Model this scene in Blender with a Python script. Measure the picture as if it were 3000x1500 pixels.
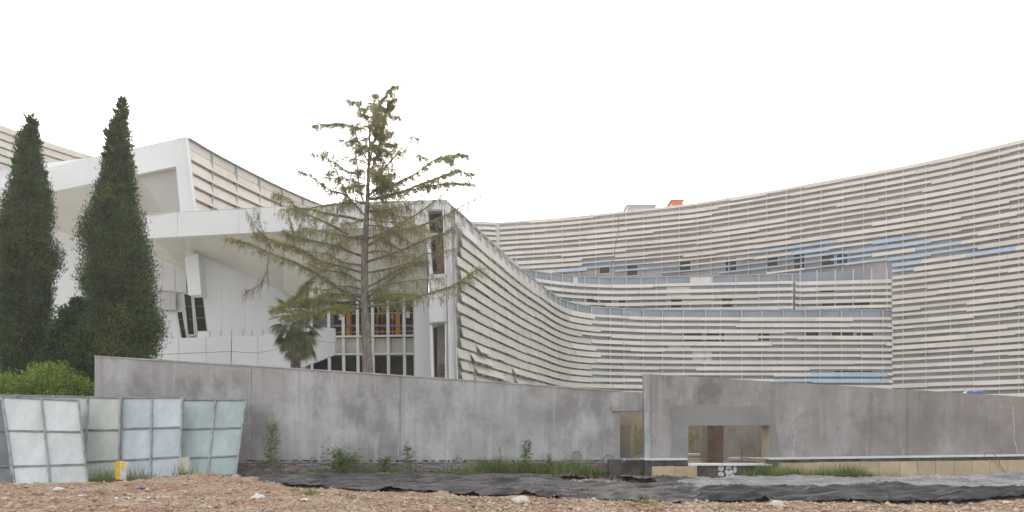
import bpy, math, random
import numpy as np
from mathutils import Vector, noise as mnoise

for o in list(bpy.data.objects):
    bpy.data.objects.remove(o)
random.seed(7)
RNG = np.random.default_rng(7)
SC = bpy.context.scene
COL = SC.collection

# ------------------------------------------------------------------ camera
F = 2400.0          # focal length in photo pixels (3000 wide)
HZ = 1255.0         # horizon row
CH = 1.6            # camera height
cam_d = bpy.data.cameras.new('camera')
cam_d.sensor_width = 36.0
cam_d.lens = 36.0 * F / 3000.0
cam_d.shift_y = (HZ - 750.0) / 3000.0
cam_d.clip_end = 3000.0
cam_d.clip_start = 0.1
cam = bpy.data.objects.new('camera', cam_d)
cam.location = (0, 0, CH)
cam.rotation_euler = (math.radians(90), 0, 0)
COL.objects.link(cam)
SC.camera = cam

# ------------------------------------------------------------------ sky, sun, exposure
SUN_EL, SUN_AZ = math.radians(21), -0.09     # azimuth measured from +Y towards +X
w = bpy.data.worlds.new('World')
SC.world = w
w.use_nodes = True
nt = w.node_tree
nt.nodes.clear()
out = nt.nodes.new('ShaderNodeOutputWorld')
bg = nt.nodes.new('ShaderNodeBackground')
sky = nt.nodes.new('ShaderNodeTexSky')
sky.sky_type = 'NISHITA'
sky.sun_disc = False
sky.sun_elevation = SUN_EL
sky.sun_rotation = SUN_AZ
sky.air_density = 1.0
sky.dust_density = 6.0
sky.ozone_density = 1.0
hs = nt.nodes.new('ShaderNodeHueSaturation')
hs.inputs['Saturation'].default_value = 0.22
mixc = nt.nodes.new('ShaderNodeMixRGB')
mixc.blend_type = 'MIX'
mixc.inputs[0].default_value = 0.6
mixc.inputs[2].default_value = (9.9, 9.9, 10.0, 1)     # even overcast veil over the clear-sky gradient
nt.links.new(sky.outputs[0], hs.inputs['Color'])
nt.links.new(hs.outputs[0], mixc.inputs[1])
nt.links.new(mixc.outputs[0], bg.inputs[0])
bg.inputs[1].default_value = 0.14
nt.links.new(bg.outputs[0], out.inputs[0])

sd = bpy.data.lights.new('sun', 'SUN')
sd.energy = 1.3
sd.angle = math.radians(10)
sd.color = (1.0, 0.86, 0.66)
sun = bpy.data.objects.new('sun', sd)
dirv = Vector((math.sin(SUN_AZ) * math.cos(SUN_EL), math.cos(SUN_AZ) * math.cos(SUN_EL), math.sin(SUN_EL)))
sun.rotation_euler = dirv.to_track_quat('Z', 'Y').to_euler()
sun.location = (0, 0, 60)
COL.objects.link(sun)

SC.view_settings.view_transform = 'Standard'
SC.view_settings.look = 'None'
SC.view_settings.gamma = 1.0
SC.view_settings.use_curve_mapping = False
SC.view_settings.exposure = 0.55
SC.render.engine = 'CYCLES'

# ------------------------------------------------------------------ helpers
def at(px, py, Y):
    return Vector(((px - 1500.0) * Y / F, Y, CH + (HZ - py) * Y / F))

def scr(p):
    return (1500 + p[0] * F / p[1], HZ - (p[2] - CH) * F / p[1])

def srgb(r, g, b):
    def f(c):
        c /= 255.0
        return c / 12.92 if c <= 0.04045 else ((c + 0.055) / 1.055) ** 2.4
    return (f(r), f(g), f(b), 1.0)

def tag(o, label=None, cat=None, group=None, kind=None):
    if label: o['label'] = label
    if cat: o['category'] = cat
    if group: o['group'] = group
    if kind: o['kind'] = kind
    return o

def empty(name, loc=(0, 0, 0), label=None, cat=None, group=None):
    o = bpy.data.objects.new(name, None)
    o.location = loc
    o.empty_display_size = 0.3
    COL.objects.link(o)
    return tag(o, label, cat, group)

def link(name, me, parent=None, mat=None):
    o = bpy.data.objects.new(name, me)
    if mat is not None:
        me.materials.clear()
        me.materials.append(mat)
    COL.objects.link(o)
    if parent is not None:
        o.parent = parent
        o.location = -world_loc(parent)
    return o

def world_loc(o):
    v = Vector(o.location)
    if o.parent is not None:
        v += world_loc(o.parent)
    return v

class MB:
    def __init__(s):
        s.v = []; s.f = []
    def quad_prism(s, P, N):
        """closed prism from polygon P extruded by vector N"""
        b = len(s.v); n = len(P)
        s.v += [tuple(p) for p in P] + [tuple(Vector(p) + N) for p in P]
        s.f.append(tuple(range(b, b + n)))
        s.f.append(tuple(range(b + 2 * n - 1, b + n - 1, -1)))
        for i in range(n):
            j = (i + 1) % n
            s.f.append((b + i, b + n + i, b + n + j, b + j))
        return s
    def box(s, lo, hi):
        x0, y0, z0 = lo; x1, y1, z1 = hi
        return s.quad_prism([(x0, y0, z0), (x1, y0, z0), (x1, y0, z1), (x0, y0, z1)], Vector((0, y1 - y0, 0)))
    def bar(s, a, b, wd, dp=None, up=Vector((0, 1, 0))):
        a = Vector(a); b = Vector(b); dp = dp or wd
        d = (b - a).normalized()
        u = d.cross(up)
        if u.length < 1e-4: u = d.cross(Vector((1, 0, 0)))
        u.normalize(); v = d.cross(u).normalized()
        P = [a + u * wd / 2 + v * dp / 2, a - u * wd / 2 + v * dp / 2, a - u * wd / 2 - v * dp / 2, a + u * wd / 2 - v * dp / 2]
        return s.quad_prism(P, b - a)
    def tube(s, pts, rad, n=7, cap=True):
        pts = [Vector(p) for p in pts]
        b0 = len(s.v)
        ref = Vector((0.13, 0.97, 0.2))
        for i, p in enumerate(pts):
            d = (pts[min(i + 1, len(pts) - 1)] - pts[max(i - 1, 0)]).normalized()
            u = d.cross(ref)
            if u.length < 1e-3: u = d.cross(Vector((1, 0, 0)))
            u.normalize(); v = d.cross(u)
            r = rad[i] if isinstance(rad, (list, tuple)) else rad
            for k in range(n):
                a = 2 * math.pi * k / n
                s.v.append(tuple(p + u * math.cos(a) * r + v * math.sin(a) * r))
        for i in range(len(pts) - 1):
            for k in range(n):
                k2 = (k + 1) % n
                s.f.append((b0 + i * n + k, b0 + i * n + k2, b0 + (i + 1) * n + k2, b0 + (i + 1) * n + k))
        if cap:
            s.f.append(tuple(b0 + k for k in range(n - 1, -1, -1)))
            s.f.append(tuple(b0 + (len(pts) - 1) * n + k for k in range(n)))
        return s
    def mesh(s, name='mesh', smooth=False):
        me = bpy.data.meshes.new(name)
        me.from_pydata(s.v, [], s.f)
        me.validate()
        if smooth:
            for p in me.polygons: p.use_smooth = True
        return me
    def build(s, name, mat, parent=None, smooth=False):
        return link(name, s.mesh(name, smooth), parent, mat)

def np_mesh(name, V, Fc, smooth=False):
    V = np.asarray(V, dtype=np.float32); Fc = np.asarray(Fc, dtype=np.int32)
    me = bpy.data.meshes.new(name)
    me.vertices.add(len(V)); me.vertices.foreach_set('co', V.ravel())
    k = Fc.shape[1]
    me.loops.add(Fc.size); me.loops.foreach_set('vertex_index', Fc.ravel())
    me.polygons.add(len(Fc))
    me.polygons.foreach_set('loop_start', np.arange(0, Fc.size, k, dtype=np.int32))
    me.polygons.foreach_set('loop_total', np.full(len(Fc), k, dtype=np.int32))
    if smooth: me.polygons.foreach_set('use_smooth', np.ones(len(Fc), dtype=bool))
    me.update(); me.validate()
    return me

def slab(pts, Y, th):
    """polygon given by photo points on the plane y=Y (or own depths), th metres deep"""
    P = [at(p[0], p[1], p[2] if len(p) > 2 else Y) for p in pts]
    return MB().quad_prism(P, Vector((0, th, 0)))

# ---- materials
def mat(name, col, rough=0.7, var=0.12, scale=3.0, col2=None, bump=0.0, bscale=30.0, metal=0.0, spec=0.3,
        stretch=(1, 1, 1), objvar=0.0, translucent=0.0, island=0.0, fine=0.0, fscale=60.0):
    m = bpy.data.materials.new(name); m.use_nodes = True
    t = m.node_tree; N = t.nodes; L = t.links
    N.clear()
    o = N.new('ShaderNodeOutputMaterial')
    b = N.new('ShaderNodeBsdfPrincipled')
    b.inputs['Roughness'].default_value = rough
    b.inputs['Metallic'].default_value = metal
    b.inputs['Specular IOR Level'].default_value = spec
    tc = N.new('ShaderNodeTexCoord')
    mp = N.new('ShaderNodeMapping'); mp.inputs['Scale'].default_value = stretch
    L.new(tc.outputs['Object'], mp.inputs[0])
    n1 = N.new('ShaderNodeTexNoise'); n1.inputs['Scale'].default_value = scale; n1.inputs['Detail'].default_value = 6
    L.new(mp.outputs[0], n1.inputs['Vector'])
    mx = N.new('ShaderNodeMixRGB')
    c2 = col2 or tuple(c * (1 - var) for c in col[:3]) + (1,)
    c1 = col if col2 else tuple(min(1, c * (1 + var)) for c in col[:3]) + (1,)
    mx.inputs[1].default_value = c1; mx.inputs[2].default_value = c2
    rp = N.new('ShaderNodeMapRange'); rp.inputs[1].default_value = 0.35; rp.inputs[2].default_value = 0.65
    L.new(n1.outputs[0], rp.inputs[0]); L.new(rp.outputs[0], mx.inputs[0])
    cur = mx.outputs[0]
    if fine:
        n3 = N.new('ShaderNodeTexNoise'); n3.inputs['Scale'].default_value = fscale; n3.inputs['Detail'].default_value = 3
        L.new(mp.outputs[0], n3.inputs['Vector'])
        r3 = N.new('ShaderNodeMapRange'); r3.inputs[1].default_value = .3; r3.inputs[2].default_value = .7
        r3.inputs[3].default_value = 1 - fine; r3.inputs[4].default_value = 1 + fine
        L.new(n3.outputs[0], r3.inputs[0])
        h3 = N.new('ShaderNodeHueSaturation'); L.new(cur, h3.inputs['Color']); L.new(r3.outputs[0], h3.inputs['Value'])
        cur = h3.outputs[0]
    if objvar or island:
        if objvar:
            oi = N.new('ShaderNodeObjectInfo'); src = oi.outputs['Random']; amt = objvar
        else:
            ge = N.new('ShaderNodeNewGeometry'); src = ge.outputs['Random Per Island']; amt = island
        r2 = N.new('ShaderNodeMapRange'); r2.inputs[3].default_value = 1 - amt; r2.inputs[4].default_value = 1 + amt
        L.new(src, r2.inputs[0])
        h2 = N.new('ShaderNodeHueSaturation'); L.new(cur, h2.inputs['Color']); L.new(r2.outputs[0], h2.inputs['Value'])
        cur = h2.outputs[0]
    L.new(cur, b.inputs['Base Color'])
    if bump:
        n2 = N.new('ShaderNodeTexNoise'); n2.inputs['Scale'].default_value = bscale; n2.inputs['Detail'].default_value = 5
        L.new(mp.outputs[0], n2.inputs['Vector'])
        bp = N.new('ShaderNodeBump'); bp.inputs['Strength'].default_value = bump; bp.inputs['Distance'].default_value = 0.03
        L.new(n2.outputs[0], bp.inputs['Height']); L.new(bp.outputs[0], b.inputs['Normal'])
    if translucent:
        tr = N.new('ShaderNodeBsdfTranslucent'); L.new(cur, tr.inputs[0])
        ms = N.new('ShaderNodeMixShader'); ms.inputs[0].default_value = translucent
        L.new(b.outputs[0], ms.inputs[1]); L.new(tr.outputs[0], ms.inputs[2]); L.new(ms.outputs[0], o.inputs[0])
    else:
        L.new(b.outputs[0], o.inputs[0])
    m['bsdf'] = 1
    return m

def concrete(name, base, dark, light, seed=0.0, warm=None):
    """plastered concrete: broad blotches, rain streaks, fine grain"""
    m = bpy.data.materials.new(name); m.use_nodes = True
    t = m.node_tree; N = t.nodes; L = t.links; N.clear()
    o = N.new('ShaderNodeOutputMaterial'); b = N.new('ShaderNodeBsdfPrincipled')
    b.inputs['Roughness'].default_value = 0.85; b.inputs['Specular IOR Level'].default_value = 0.2
    tc = N.new('ShaderNodeTexCoord')
    def nz(sc, stretch, det=5, rough=.55):
        mp = N.new('ShaderNodeMapping'); mp.inputs['Scale'].default_value = stretch
        mp.inputs['Location'].default_value = (seed, seed * 1.7, seed * .6)
        L.new(tc.outputs['Object'], mp.inputs[0])
        n = N.new('ShaderNodeTexNoise'); n.inputs['Scale'].default_value = sc; n.inputs['Detail'].default_value = det
        n.inputs['Roughness'].default_value = rough
        L.new(mp.outputs[0], n.inputs['Vector']); return n.outputs[0]
    def rng(s, a, c, lo=0, hi=1):
        r = N.new('ShaderNodeMapRange'); r.inputs[1].default_value = a; r.inputs[2].default_value = c
        r.inputs[3].default_value = lo; r.inputs[4].default_value = hi; L.new(s, r.inputs[0]); return r.outputs[0]
    def mix(f, a, c, bt='MIX'):
        x = N.new('ShaderNodeMixRGB'); x.blend_type = bt
        for i, q in enumerate((f, a, c)):
            if hasattr(q, 'is_linked') or hasattr(q, 'links'): L.new(q, x.inputs[i])
            else: x.inputs[i].default_value = q
        return x.outputs[0]
    c = mix(rng(nz(0.55, (1, 1, 1.3), 7, .62), .44, .60), base, dark)
    c = mix(rng(nz(0.8, (1, 1, .5), 7, .62), .47, .64, 0, .8), c, light)
    c = mix(rng(nz(2.2, (2.2, 1, .10), 5, .6), .52, .72, 0, .55), c, dark)     # vertical runs
    c = mix(rng(nz(3.0, (1.6, 1, .12), 5, .6), .56, .72, 0, .55), c, light)
    if warm: c = mix(rng(nz(0.3, (1.4, 1, .5), 5, .6), .45, .62, 0, .6), c, warm)
    c = mix(rng(nz(2.6, (1, 1, 1), 7, .7), .52, .68, 0, .45), c, dark)
    v = rng(nz(26, (1, 1, 1), 3), .3, .7, .93, 1.07)
    h = N.new('ShaderNodeHueSaturation'); L.new(c, h.inputs['Color']); L.new(v, h.inputs['Value'])
    L.new(h.outputs[0], b.inputs['Base Color'])
    bp = N.new('ShaderNodeBump'); bp.inputs['Strength'].default_value = .35; bp.inputs['Distance'].default_value = .02
    L.new(nz(9, (1, 1, 1), 7, .65), bp.inputs['Height']); L.new(bp.outputs[0], b.inputs['Normal'])
    L.new(b.outputs[0], o.inputs[0])
    return m

M = {}
M['white'] = mat('white_cladding', (.66, .685, .70, 1), .45, .05, .22, fine=.015, fscale=1.2)
M['soffit'] = mat('soffit_board', (.66, .66, .61, 1), .7, .05, .3)
M['slat_warm'] = mat('warm_grey_slat', (.61, .572, .51, 1), .5, .05, .6, objvar=.07)
M['slat_beige'] = mat('beige_slat', (.66, .605, .54, 1), .5, .06, .5, objvar=.05)
M['slat_green'] = mat('grey_green_slat', (.51, .50, .445, 1), .5, .05, .6, objvar=.05)
M['slat_blue'] = mat('film_blue_slat', (.38, .475, .56, 1), .4, .06, 1.0, objvar=.08)
M['back_d'] = mat('grey_membrane', (.34, .32, .34, 1), .7, .16, .35, stretch=(1, 1, 2), fine=.06, fscale=6)
M['back_b'] = mat('bluegrey_panel', (.27, .31, .37, 1), .55, .12, .4)
M['back_w'] = mat('galvanised_panel', (.66, .66, .66, 1), .45, .10, .8)
M['post'] = mat('galvanised_post', (.50, .50, .50, 1), .45, .06, 1)
M['coping'] = mat('coping_metal', (.33, .35, .37, 1), .4, .08, 1)
M['darkwin'] = mat('dark_window', (.035, .026, .022, 1), .85, .3, 2, spec=.05)
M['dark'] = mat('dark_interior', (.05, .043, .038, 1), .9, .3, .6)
M['brownint'] = mat('brown_interior_wall', (.17, .125, .10, 1), .9, .2, .8)
M['orange'] = mat('orange_paint', (.72, .19, .10, 1), .6, .08, 1)
M['orangerail'] = mat('orange_rail_paint', (.60, .27, .05, 1), .5, .1, 2)
M['yellow'] = mat('yellow_paint', (.78, .50, .05, 1), .6, .15, 6)
M['purple'] = mat('violet_board', (.27, .22, .33, 1), .6, .15, 3)
M['paper'] = mat('paper_sheet', (.75, .72, .72, 1), .8, .04, 3)
M['slotbrown'] = mat('bare_brown_board', (.22, .18, .15, 1), .9, .15, 1)
M['spandrel'] = mat('spandrel_board', (.40, .37, .31, 1), .8, .12, .8)
M['mullion'] = mat('mullion_metal', (.50, .55, .52, 1), .4, .05, 2)
M['conc_l'] = concrete('plastered_wall_left', (.37, .37, .37, 1), (.25, .25, .248, 1), (.50, .51, .53, 1), 0)
M['conc_r'] = concrete('plastered_wall_right', (.29, .28, .272, 1), (.19, .178, .17, 1), (.39, .388, .392, 1), 5.3, warm=(.245, .218, .197, 1))
M['conc_patch'] = concrete('fresh_mortar', (.26, .26, .255, 1), (.22, .22, .215, 1), (.27, .27, .27, 1), 9)
M['conc_in'] = concrete('raw_concrete', (.27, .255, .23, 1), (.20, .18, .155, 1), (.33, .32, .30, 1), 2)
M['conc_brown'] = mat('brown_render', (.20, .145, .105, 1), .9, .2, 2.5, bump=.3)
M['beige_wall'] = mat('beige_render', (.42, .36, .27, 1), .85, .12, 1.5)
M['brick'] = mat('old_brick', (.30, .275, .27, 1), .9, .2, 5, col2=(.22, .21, .21, 1), objvar=.22, bump=.5)
M['brickred'] = mat('red_brick', (.34, .235, .21, 1), .9, .2, 5, objvar=.2, bump=.5)
M['mortar'] = mat('rough_mortar', (.25, .245, .24, 1), .95, .25, 3, bump=.6, bscale=14)
M['sandstone'] = mat('beige_facing_stone', (.47, .385, .255, 1), .75, .10, 1.5, objvar=.07, fine=.06, fscale=9)
M['blackstone'] = mat('black_stone', (.085, .075, .073, 1), .5, .5, 3, bump=.2)
M['ledge'] = mat('white_ledge', (.62, .63, .65, 1), .7, .12, 2)
M['graffiti'] = mat('spray_paint', (.58, .59, .60, 1), .8, .15, 6)
M['chalk'] = mat('white_drips', (.42, .42, .435, 1), .9, .2, 12)
M['blueplastic'] = mat('blue_plastic', (.07, .12, .32, 1), .4, .2, 6)
M['bluegreypole'] = mat('painted_pole', (.30, .33, .42, 1), .5, .2, 6)
M['sheet'] = mat('pale_sheet_steel', (.40, .455, .455, 1), .45, .12, 1.4, objvar=.16, fine=.05, fscale=7, stretch=(1.5, 1, .6))
M['sheet_w'] = mat('whitish_sheet_steel', (.47, .51, .515, 1), .45, .10, 1.4, objvar=.05, fine=.05, fscale=7, stretch=(1.5, 1, .6))
M['sheet_y'] = mat('cream_sheet_steel', (.42, .45, .42, 1), .45, .10, 1.4, objvar=.05, fine=.05, fscale=7, stretch=(1.5, 1, .6))
M['sheet_b'] = mat('bluish_sheet_steel', (.39, .455, .49, 1), .45, .10, 1.4, objvar=.07, fine=.05, fscale=7, stretch=(1.5, 1, .6))
M['sheet_g'] = mat('greenish_sheet_steel', (.30, .37, .365, 1), .45, .12, 1.4, objvar=.10, fine=.05, fscale=7, stretch=(1.5, 1, .6))
M['sheet_dark'] = mat('shaded_sheet_steel', (.16, .17, .19, 1), .5, .15, 1.2)  # dark copy of the sheet steel, shade put into its colour
M['frame'] = mat('weathered_steel_tube', (.27, .285, .29, 1), .5, .25, 4)
M['dirt'] = None
M['stone'] = mat('tan_stone', (.50, .42, .33, 1), .9, .2, 5, col2=(.38, .29, .22, 1), objvar=.2, bump=.4)
M['gravel'] = mat('gravel', (.46, .37, .28, 1), .95, .25, .9, col2=(.37, .25, .19, 1), island=.34)
M['palestone'] = mat('pale_boulder', (.50, .48, .42, 1), .85, .12, 3, objvar=.06)
M['net'] = mat('black_mesh_fabric', (.145, .135, .135, 1), .8, .25, 1.3, col2=(.03, .03, .034, 1), bump=.6, bscale=30, stretch=(1, 3.2, 1), fine=.35, fscale=9)
M['netgrey'] = mat('dusty_mesh_fabric', (.34, .33, .335, 1), .9, .35, 1.4, col2=(.19, .185, .195, 1), bump=.7, bscale=26, stretch=(1, 2.6, 1), fine=.3, fscale=10)
M['plastic'] = mat('white_plastic', (.55, .57, .61, 1), .5, .2, 9)
M['wood'] = mat('weathered_board', (.34, .26, .18, 1), .85, .2, 6)
M['bark'] = mat('grey_bark', (.20, .18, .16, 1), .95, .3, 6, bump=.8, bscale=22, stretch=(2, 2, .6))
M['twig'] = mat('brown_twig', (.19, .155, .125, 1), .9, .25, 6)
M['cypress'] = mat('cypress_foliage', (.098, .145, .055, 1), .75, .3, 1.3, col2=(.050, .076, .036, 1), island=.45, translucent=.2)
M['cypress_sunlit'] = mat('sunlit_cypress_foliage', (.20, .21, .05, 1), .75, .3, 1.5, island=.4, translucent=.3)  # sunlight put into the leaf colour as a yellower green
M['needle'] = mat('cedar_needles', (.30, .345, .14, 1), .7, .3, .9, col2=(.20, .24, .11, 1), island=.45, translucent=.35)
M['needle_y'] = mat('yellow_cedar_needles', (.46, .41, .15, 1), .7, .25, 1, island=.4, translucent=.4)
M['palm'] = mat('palm_leaf', (.14, .175, .085, 1), .5, .25, 3, island=.35, translucent=.15)
M['palmdead'] = mat('dead_palm_leaf', (.26, .20, .125, 1), .85, .3, 3, island=.35)
M['bush'] = mat('bright_bush_leaf', (.30, .42, .08, 1), .6, .3, 1.6, col2=(.16, .25, .06, 1), island=.4, translucent=.3)
M['broad'] = mat('broad_leaf', (.045, .085, .03, 1), .45, .3, 1.6, island=.4, translucent=.2)
M['weed'] = mat('weed_leaf', (.20, .29, .085, 1), .6, .3, 3, col2=(.13, .19, .075, 1), island=.4, translucent=.3)
M['grass'] = mat('grass_blade', (.27, .33, .10, 1), .6, .3, 1.1, col2=(.12, .18, .06, 1), island=.45, translucent=.3)
M['drygrass'] = mat('dry_stalk', (.30, .24, .13, 1), .8, .3, 3, island=.4, translucent=.1)

# ------------------------------------------------------------------ terrain
def vnoise(x, y, seed=0):
    """vectorised value noise"""
    xi = np.floor(x).astype(np.int64); yi = np.floor(y).astype(np.int64)
    xf = x - xi; yf = y - yi
    def h(a, b):
        n = (a * 374761393 + b * 668265263 + seed * 1442695041) & 0x7fffffff
        n = ((n ^ (n >> 13)) * 1274126177) & 0x7fffffff
        return ((n ^ (n >> 16)) & 0xffff) / 65535.0
    u = xf * xf * (3 - 2 * xf); v = yf * yf * (3 - 2 * yf)
    return (h(xi, yi) * (1 - u) + h(xi + 1, yi) * u) * (1 - v) + (h(xi, yi + 1) * (1 - u) + h(xi + 1, yi + 1) * u) * v

def terr(x, y):
    x = np.asarray(x, float); y = np.asarray(y, float)
    z = 0.0 * x
    z += 0.10 * (vnoise(x * .35, y * .45, 1) - .5) + .07 * (vnoise(x * 1.1, y * 1.3, 2) - .5)
    m = .30 * np.exp(-(((x + 8.7) / 2.0) ** 2 + ((y - 23.0) / 1.6) ** 2)) + .10 * np.exp(-(((x + 13) / 4.0) ** 2 + ((y - 21) / 1.5) ** 2))
    m += .17 * np.exp(-(((x - 14.2) / 2.6) ** 2 + ((y - 23.6) / 1.0) ** 2)) + .10 * np.exp(-(((x - 3.4) / 1.0) ** 2 + ((y - 24.2) / .6) ** 2))
    return z + m

def terr_f(x, y):
    z = terr(x, y)
    rough = .075 * (vnoise(x * 3.1, y * 3.1, 3) - .5) + .055 * (vnoise(x * 6.7, y * 6.7, 4) - .5) + .04 * (vnoise(x * 14, y * 14, 5) - .5)
    far = np.clip((np.asarray(y, float) - 25.0) / 1.2, 0, 1)
    return z + rough * (1 - .6 * far)

def ground_hit(px, py):
    Y = CH * F / (py - HZ)
    for _ in range(12):
        X = (px - 1500) * Y / F
        Y = (CH - float(terr(X, Y))) * F / (py - HZ)
    X = (px - 1500) * Y / F
    return Vector((X, Y, float(terr(X, Y))))

def dirt_mat():
    m = bpy.data.materials.new('dry_rubble_soil'); m.use_nodes = True
    t = m.node_tree; N = t.nodes; L = t.links; N.clear()
    o = N.new('ShaderNodeOutputMaterial'); b = N.new('ShaderNodeBsdfPrincipled'); b.inputs['Roughness'].default_value = .95
    b.inputs['Specular IOR Level'].default_value = .1
    tc = N.new('ShaderNodeTexCoord')
    def nz(sc, det=6, r=.6):
        n = N.new('ShaderNodeTexNoise'); n.inputs['Scale'].default_value = sc; n.inputs['Detail'].default_value = det
        n.inputs['Roughness'].default_value = r; L.new(tc.outputs['Object'], n.inputs['Vector']); return n.outputs[0]
    def ramp(s, stops):
        r = N.new('ShaderNodeValToRGB'); e = r.color_ramp.elements
        e[0].position, e[0].color = stops[0]; e[1].position, e[1].color = stops[1]
        for p, c in stops[2:]:
            q = e.new(p); q.color = c
        L.new(s, r.inputs[0]); return r.outputs[0]
    a = ramp(nz(.9), [(.36, (.45, .37, .28, 1)), (.64, (.36, .215, .155, 1)), (.5, (.41, .30, .22, 1))])
    c = ramp(nz(11, 6, .7), [(.34, (.42, .42, .42, 1)), (.66, (1.35, 1.3, 1.25, 1)), (.5, (.9, .88, .86, 1))])
    mx = N.new('ShaderNodeMixRGB'); mx.blend_type = 'MULTIPLY'; mx.inputs[0].default_value = .8
    L.new(a, mx.inputs[1]); L.new(c, mx.inputs[2])
    L.new(mx.outputs[0], b.inputs['Base Color'])
    bp = N.new('ShaderNodeBump'); bp.inputs['Strength'].default_value = .8; bp.inputs['Distance'].default_value = .05
    L.new(nz(16, 7, .7), bp.inputs['Height']); L.new(bp.outputs[0], b.inputs['Normal'])
    L.new(b.outputs[0], o.inputs[0])
    return m
M['dirt'] = dirt_mat()

GX = np.arange(-21, 21.01, .055); GY = np.arange(12.5, 28.01, .055)
gx, gy = np.meshgrid(GX, GY)
gz = terr_f(gx, gy)
V = np.stack([gx, gy, gz], -1).reshape(-1, 3)
nx, ny = len(GX), len(GY)
ii, jj = np.meshgrid(np.arange(nx - 1), np.arange(ny - 1))
b0 = (jj * nx + ii).ravel()
Fc = np.stack([b0, b0 + 1, b0 + nx + 1, b0 + nx], -1)
g = link('rubble_ground', np_mesh('rubble_ground', V, Fc, True), None, M['dirt'])
tag(g, kind='structure')
far = MB().quad_prism([(-900, -200, -.45), (900, -200, -.45), (900, 1500, -.45), (-900, 1500, -.45)], Vector((0, 0, .25)))
g2 = far.build('ground', M['dirt'])
tag(g2, kind='structure')
yard = MB().quad_prism([(-120, 31, -.15), (120, 31, -.15), (120, 140, -.15), (-120, 140, -.15)], Vector((0, 0, .1))).build('bounce_ground', mat('pale_bounce_ground', (.46, .45, .42, 1), .9, .1, .4))  # unseen pale ground, added to bounce neutral light up to the soffit
tag(yard, kind='structure')

# ------------------------------------------------------------------ curved slatted facades
def catmull(P, step=.4):
    P = [np.array(p, float) for p in P]
    P = [2 * P[0] - P[1]] + P + [2 * P[-1] - P[-2]]
    outp = []
    for i in range(1, len(P) - 2):
        p0, p1, p2, p3 = P[i - 1:i + 3]
        n = max(2, int(np.linalg.norm(p2 - p1) / step))
        for k in range(n):
            t = k / n
            outp.append(.5 * ((2 * p1) + (-p0 + p2) * t + (2 * p0 - 5 * p1 + 4 * p2 - p3) * t * t + (-p0 + 3 * p1 - 3 * p2 + p3) * t ** 3))
    outp.append(P[-2])
    return np.array(outp)

class Curve:
    def __init__(s, pts, straight=False):
        s.p = np.array(pts, float) if straight else catmull(pts)
        d = np.linalg.norm(np.diff(s.p, axis=0), axis=1)
        s.s = np.concatenate([[0], np.cumsum(d)]); s.L = s.s[-1]
    def pos(s, t):
        return np.array([np.interp(t, s.s, s.p[:, 0]), np.interp(t, s.s, s.p[:, 1])])
    def nrm(s, t):
        a = s.pos(max(0, t - .6)); b = s.pos(min(s.L, t + .6))
        d = (b - a) / (np.linalg.norm(b - a) + 1e-9)
        return np.array([d[1], -d[0]])
    def at(s, t, off):
        return s.pos(t) + s.nrm(t) * off

def plan(pts, H):
    """roofline photo points + level roof height above the camera -> plan points"""
    r = []
    for px, py in pts:
        Y = H * F / (HZ - py)
        r.append(((px - 1500) * Y / F, Y))
    return r

def strip(cv, s0, s1, prof, step=1.2, curved=True):
    """sweep a closed (offset, z) profile along the curve"""
    n = max(1, int(math.ceil((s1 - s0) / step))) if curved else 1
    m = MB(); k = len(prof)
    for i in range(n + 1):
        t = s0 + (s1 - s0) * i / n
        p = cv.pos(t); nn = cv.nrm(t)
        for o_, z in prof:
            m.v.append((p[0] + nn[0] * o_, p[1] + nn[1] * o_, z))
    for i in range(n):
        for j in range(k):
            j2 = (j + 1) % k
            m.f.append((i * k + j, (i + 1) * k + j, (i + 1) * k + j2, i * k + j2))
    m.f.append(tuple(range(k))); m.f.append(tuple(range((n + 1) * k - 1, n * k - 1, -1)))
    return m

def slat_prof(z, wd, tilt, off=.25, th=.05):
    a = math.radians(tilt)
    dx, dz = math.sin(a) * wd, -math.cos(a) * wd
    tx, tz = -math.cos(a) * th, -math.sin(a) * th
    return [(off, z), (off + dx, z + dz), (off + dx + tx, z + dz + tz), (off + tx, z + tz)]

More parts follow.
